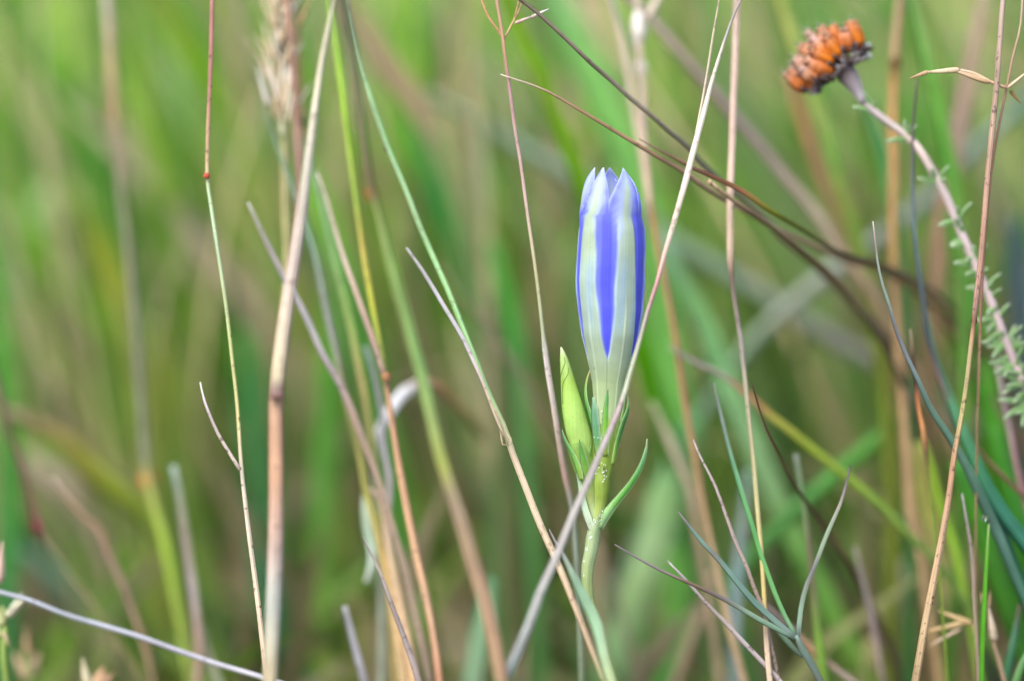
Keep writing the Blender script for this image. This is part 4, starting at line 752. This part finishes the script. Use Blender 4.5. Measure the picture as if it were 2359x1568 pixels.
for sl in ([(1299,822),(1301,836),(1296,850),(1291,866),(1290,880)], [(1308,846),(1310,853),(1305,867),(1298,879),(1295,900),(1296,930)]):
    q_, tq = catmull(sl, 16); pz = []
    for sx_, sy_ in q_:
        cx0 = np.interp(sy_, [799,815,845,880,915,950], [1292,1296,1302,1308,1314,1321]); r0 = np.interp((sy_ - 799) / 276, [0,.04,.1,.2,.32,.45,.55], [1.5,5,9.5,14,18.5,23.5,26.5])
        pz.append(Q(sx_, sy_, .9 * math.sqrt(max(4, r0 * r0 - (sx_ - cx0) ** 2))))
    V, F, C, U = sweep(np.array(pz), np.full(16, 1.0 * PX), np.repeat(lin('6c8c38')[None], 16, 0), 'tube', (0, -1, .1)); mesh_obj('seam', V, F, C, U, M_GREEN, bud)
bud['label'] = 'yellow-green flecked closed bud'
bc = lathe_path('bud_calyx', [(1333,1018),(1340,1045),(1348,1075),(1356,1110),(1363,1145),(1369,1180),(1373,1203)], [29,28.5,26,21,17,13,11], ['98c060','90b850','94b44c','94b450','a4b468','b4c88c','b8cc98'], g, M_GREEN, k=30, ribs=(4,.04), zoff=-2)
lobe([(1294,989),(1299,1008),(1307,1026),(1318,1046),(1330,1075),(1338,1105)], [2,7,10,14,17,12], [18,20,22,24,24,22], ['74a868','5c9c50','64a850','78b454','88b850','94b850'], bc, face=(-.5,-1,.1))
lobe([(1334,1011),(1337,1028),(1342,1048),(1348,1075),(1354,1105)], [2,10,17,20,14], [29,31,31,28,22], ['5c9848','549838','68a83c','80b044','90b048'], bc)
lobe([(1362,1022),(1360,1036),(1357,1055),(1357,1080)], [2,7,10,10], [18,20,20,18], ['70a850','6ca440','7cac44','8cb048'], bc, face=(.4,-1,.1))
# sand grains splashed on the stem
gr = []
for (x, y, s, n_) in [(1385,1082,7,12),(1390,1100,5,8),(1386,1190,6,9),(1372,1200,5,9),(1360,1235,3,8),(1349,1262,2,7),(1345,1290,2,7),(1343,1320,2,5),(1378,920,5,6),(1380,945,5,6),(1389,848,9,5),(1372,850,4,3),(1350,802,5,5),(1383,1005,4,4),(1355,1043,3,2),(1352,1065,2,2),(1375,1010,5,3),(1352,720,6,2),(1377,760,10,3)]:
    for _ in range(n_):
        gx, gy = random.gauss(x, s), random.gauss(y, s * 1.3)
        if gy < 945: p = on_tube(min(max(gx, np.interp(gy, YS, CX) - np.interp(gy, YS, RS)), 1450), gy, 1)
        else:
            c = np.interp(gy, [945,1025,1088,1165,1205,1232,1300,1340], [1398,1393,1386,1380,1373,1366,1354,1352]); r = np.interp(gy, [945,1025,1088,1165,1205,1232,1300,1340], [36,36,26,18,15,14.5,12,11.5]) 
            s_ = np.clip((gx - c) / r, -1, .99); p = Q(c + r * s_, gy, r * math.sqrt(max(0, 1 - s_ * s_)) + 1)
        gr.append((p, random.uniform(.7, 2.0) * PX))
bead(g, 'sand_grains', [a for a, b in gr], [b for a, b in gr], M_SAND, 'stuff', .8)
bead(g, 'dark_grit', [Q(1391,1078,30), Q(1368,848,45), Q(1357,800,30), Q(1386,965,34), Q(1400,1165,18)], [2.6*PX, 1.4*PX, 1.4*PX, 1.2*PX, 1.2*PX], M_GRIT, 'stuff', .8)

# ------------------------------------------------------------------ cross-leaved heather with a withered orange head
HD = 1.7 / 100
h = bpy.data.objects.new('heather_sprig', None); col.objects.link(h); h.location = P(2358, 900, HD); bpy.context.view_layer.update()
tag(h, 'grey-pink heather sprig with small leaf whorls and a withered orange flower head', 'heather')
def H(x, y, z=0): return np.array(P(x, y, HD - z * PX))
hp = [(1975,215),(1985,232),(2018,262),(2080,308),(2112,338),(2150,400),(2180,455),(2215,540),(2250,620),(2285,700),(2310,770),(2335,830),(2365,900),(2400,1000),(2430,1150),(2450,1400),(2455,1750)]
B('stem', None, hp, HD * 100, [(0,14),(.03,17),(.08,18),(.3,20),(.6,21),(1,20)], [(0,'988c94'),(.03,'a8989c'),(.07,'beb0a8'),(.1,'c8b4a8'),(.2,'bcaaa8'),(.4,'b49e9e'),(1,'907c70')], parent=h, mat=M_WOOD, n=70)
def leaflet(x, y, ang, L, wd, z0, z1, c, parent):
    a = rad(ang); t = np.linspace(0, 1, 8)
    path = np.array([H(x + math.cos(a) * L * s, y + math.sin(a) * L * s - 3 * math.sin(s * 3), z0 + (z1 - z0) * s) for s in t])
    V, F, C, U = sweep(path, wd * PX / 2 * (np.sin(np.clip(t * .9 + .1, 0, 1) * math.pi) ** .5 * .9 + .1), keyed(c, t), 'leaf', (.2, -1, .3))
    C = C.reshape(8, -1, 3); C[:, [0, 4, 8]] = C[:, [0, 4, 8]] * .4 + lin('c8d4c4') * .6
    return mesh_obj('leaf', V, F, C.reshape(-1, 3), U, M_GREEN, parent)
GL = ['88a870', '70a04c', '84aa68', 'b4c4a4']
whorls = [(2012,255,[(-118,46,0),(-170,44,4),(-75,20,6)]), (2092,322,[(-100,40,6),(176,46,4),(-60,34,10),(-80,30,12)]), (2158,424,[(-168,42,6),(-60,44,6),(-110,34,14),(-30,20,2)]), (2208,510,[(172,44,2),(-55,46,8),(-90,30,10)]),
          (2252,610,[(-175,50,4),(-62,46,8),(-100,40,12)]), (2270,665,[(178,40,4),(-45,44,8),(-120,30,6)]), (2295,742,[(-168,44,4),(-60,46,10),(-100,24,6)]), (2318,792,[(-172,52,4),(-50,50,10),(-110,30,10)]), (2338,840,[(-178,54,6),(-65,54,8),(160,40,10),(20,34,8)]), (2352,880,[(-165,60,4),(-80,40,12),(150,46,10),(60,40,10)]), (2368,930,[(-178,62,6),(150,60,10),(110,50,8),(-90,40,12)])]
hq, _ = catmull(hp[:14], 60)
for i_ in range(26, 56):
    for s_ in range(1 if i_ < 40 else 2):
        x_, y_ = hq[i_] + np.array([random.uniform(-6, 6), random.uniform(-8, 8)])
        whorls.append((x_, y_, [(random.choice([random.uniform(-190, -150), random.uniform(-75, -30), random.uniform(-120, -80), random.uniform(130, 175)]), random.uniform(26, 50) * (1 if i_ > 38 else .7), random.uniform(-10, 16))]))
for x, y, ls in whorls:
    for a, L, z in ls: leaflet(x, y, a + random.uniform(-6, 6), L * 1.15, random.uniform(10, 14), 4, z + random.uniform(4, 14), GL, h)
head = bpy.data.objects.new('flower_head', None); col.objects.link(head); head.location = H(1950, 190); head.parent = h; bpy.context.view_layer.update(); head.matrix_parent_inverse = h.matrix_world.inverted(); bpy.context.view_layer.update()
Z8 = lambda zx, zy: ((1940 + zx / 6.273) / 1.0857, (20 + zy / 6.273) / 1.0857)
def bell(tip, base, wd, z0, z1, c):
    (x1, y1), (x0, y0) = Z8(*tip), Z8(*base)
    t = np.linspace(0, 1, 14)
    prof = np.interp(t, [0, .12, .35, .6, .82, .93, 1], [.35, .72, 1.0, .95, .68, .5, .62])
    path = np.array([H(x0 + (x1 - x0) * s, y0 + (y1 - y0) * s, z0 + (z1 - z0) * s) for s in t])
    V, F, C, U = sweep(path, wd * 1.08 * PX / 2 * prof, keyed(c, t), 'tube', (.3, -1, .1))
    k_ = len(V) // 14; V = V.reshape(14, k_, 3); an = np.linspace(0, 2 * math.pi, k_); ph_ = random.uniform(0, 6)
    fold = 1 + .13 * np.cos(4 * an + ph_)[None, :] * np.sin(t * 2.6 + .3)[:, None] + .05 * np.sin(2 * an + ph_ * 2)[None, :]
    V = (path[:, None] + (V - path[:, None]) * fold[..., None]); V = path[:, None] + (V - path[:, None]) * (1 + np.random.default_rng(len(bpy.data.objects)).normal(0, .07, (14, k_, 1))); V[:, -1] = V[:, 0]; V = V.reshape(-1, 3)
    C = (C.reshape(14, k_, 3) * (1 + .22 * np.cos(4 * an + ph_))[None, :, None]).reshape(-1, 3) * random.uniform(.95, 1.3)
    b = mesh_obj('bell', V, F, C, U, M_HEATH, head)
    e = path[-1] - path[-3]; e /= np.linalg.norm(e)
    # style with its knob
    sp_ = np.array([path[-1] + e * s * 14 * PX for s in np.linspace(-.3, 1, 6)])
    V, F, C, U = sweep(sp_, PX * np.array([1.6, 1.6, 1.6, 1.6, 3.8, 3]), keyed(['a89080', '889078', '788068'], np.linspace(0, 1, 6)), 'tube', (.3, -1, .1)); mesh_obj('style', V, F, C, U, M_WOOD, b)
    # shrivelled teeth round the open mouth
    for k in range(4):
        a = k * math.pi / 2 + ph_; s_ = np.cross(e, (0.1, -1, .2)); s_ /= np.linalg.norm(s_); off = s_ * math.cos(a) + np.cross(s_, e) * math.sin(a)
        tt = np.linspace(0, 1, 5); fl_ = random.uniform(.1, .55)
        tp = np.array([path[-2] + e * s * random.uniform(9, 13) * PX + off * PX * (wd * .26 + s * 12 * fl_) for s in tt])
        V, F, C, U = sweep(tp, PX * np.array([5, 4.6, 3.6, 2.2, .6]), keyed([c[2], c[3], 'dcc8bc'], tt), 'flat', off); mesh_obj('tooth', V, F, C, U, M_HEATH, b)
    # dark sepals clasping the base
    for k in range(4):
        a = k * math.pi / 2 + random.random(); s_ = np.cross(e, (0.1, -1, .2)); s_ /= np.linalg.norm(s_); u_ = np.cross(s_, e)
        off = (s_ * math.cos(a) + u_ * math.sin(a))
        tt = np.linspace(0, 1, 6); sp2 = np.array([path[0] - e * 4 * PX + e * s * 30 * PX + off * wd * PX * (.20 + .32 * math.sin(s * 1.7)) for s in tt])
        V, F, C, U = sweep(sp2, PX * np.array([3, 4.5, 5, 4.5, 3, .8]), keyed(['483434', '3c2e36', '544850', '7c7470'], tt), 'flat', off); mesh_obj('sepal', V, F, C, U, M_WOOD, b)
O1, O2, O3 = ['b06420', 'cc7028', 'd48450', 'd8a88c'], ['c46c10', 'dc7c18', 'd88034', 'd4946c'], ['a45824', 'c46c34', 'cc8c60', 'd4b4a8']
for tip, base, wd, z0, z1, c in [
  ((1190,215),(1250,690),50,6,14,O2), ((1060,330),(1130,700),38,20,40,O1), ((890,290),(1030,720),40,0,-6,O2), ((690,310),(960,740),42,6,10,O1),
  ((780,470),(1010,800),38,26,44,O2), ((560,470),(900,800),40,16,26,O3), ((370,600),(800,880),42,8,12,O1), ((560,660),(900,880),38,30,52,O2),
  ((290,790),(720,1060),44,4,4,O3), ((480,800),(900,1060),48,26,36,O1), ((160,1020),(520,1270),44,0,0,O1), ((380,960),(740,1150),46,14,24,O3),
  ((420,1080),(700,1240),40,2,2,O1), ((480,380),(860,760),34,-14,-24,O3), ((950,420),(1060,760),34,-18,-26,O1), ((250,900),(650,1120),36,-14,-20,O3)]:
    bell(tip, base, wd, z0, z1, c)
# shared receptacle
rp = [Z8(900,860), Z8(1010,950), Z8(1120,1060), Z8(1220,1200), (1988,236)]
V, F, C, U = sweep(np.array([H(*p, 4) for p in catmull(rp, 10)[0]]), PX * np.array([6, 16, 23, 26, 25, 22, 18, 14, 11, 9]), keyed(['504044', '685864', '9c90a0', 'b4a8b8'], np.linspace(0, 1, 10)), 'tube', (.3, -1, .1)); mesh_obj('receptacle', V, F, C, U, M_WOOD, head)
for k in range(90):   # dark bracts along the underside of the head
    s = random.random(); bx, by = Z8(620 + 760 * s + random.uniform(-60, 60), 1300 - 560 * s + random.uniform(-60, 60)); a = rad(random.uniform(150, 330)); L = random.uniform(18, 34)
    tt = np.linspace(0, 1, 5); z = random.uniform(0, 46)
    pth = np.array([H(bx + math.cos(a) * L * q, by + math.sin(a) * L * q, z + 8 * q) for q in tt])
    V, F, C, U = sweep(pth, PX * np.array([2, 3.6, 4, 3, .6]), keyed(random.choice([['302426', '3c3036', '50444a'], ['3c2e26', '483a34', '685c54'], ['504448', '6c6468', '948e8c']]), tt), 'flat', (.3, -1, .2)); mesh_obj('bract', V, F, C, U, M_WOOD, head)
for (a, b, wdt) in [((1380,640),(1500,560),9), ((1370,740),(1520,770),10), ((1350,800),(1470,700),9)]:
    p0, p1 = Z8(*a), Z8(*b); tt = np.linspace(0, 1, 6)
    pth = np.array([H(p0[0] + (p1[0]-p0[0]) * q, p0[1] + (p1[1]-p0[1]) * q, 10) for q in tt]); V, F, C, U = sweep(pth, PX * wdt * np.array([.5, .8, 1, .9, .6, .15]), keyed(['98a098', 'b0b8b0'], tt), 'leaf', (.2, -1, .2)); mesh_obj('leaf', V, F, C, U, M_GREEN, head)
# a second, bare heather twig
o = B('heather_twig', 'thin bare pinkish heather twig below the orange-headed sprig', [(2296,830),(2302,872),(2318,955),(2335,1044),(2352,1120),(2380,1220)], 2.8, [10,13,14,15,16], ['a89c90','988484','a08080','a07074','8c7068'], mat=M_WOOD, cat='heather')
# dew drop hanging from the dark teal leaf
dd = bead(None, 'dew_drop', [Vector(P(2267, 1192, .012))], [8 * PX], M_DEW); tag(dd, 'clear dew drop hanging on the edge of the arching teal blade', 'dew drop')
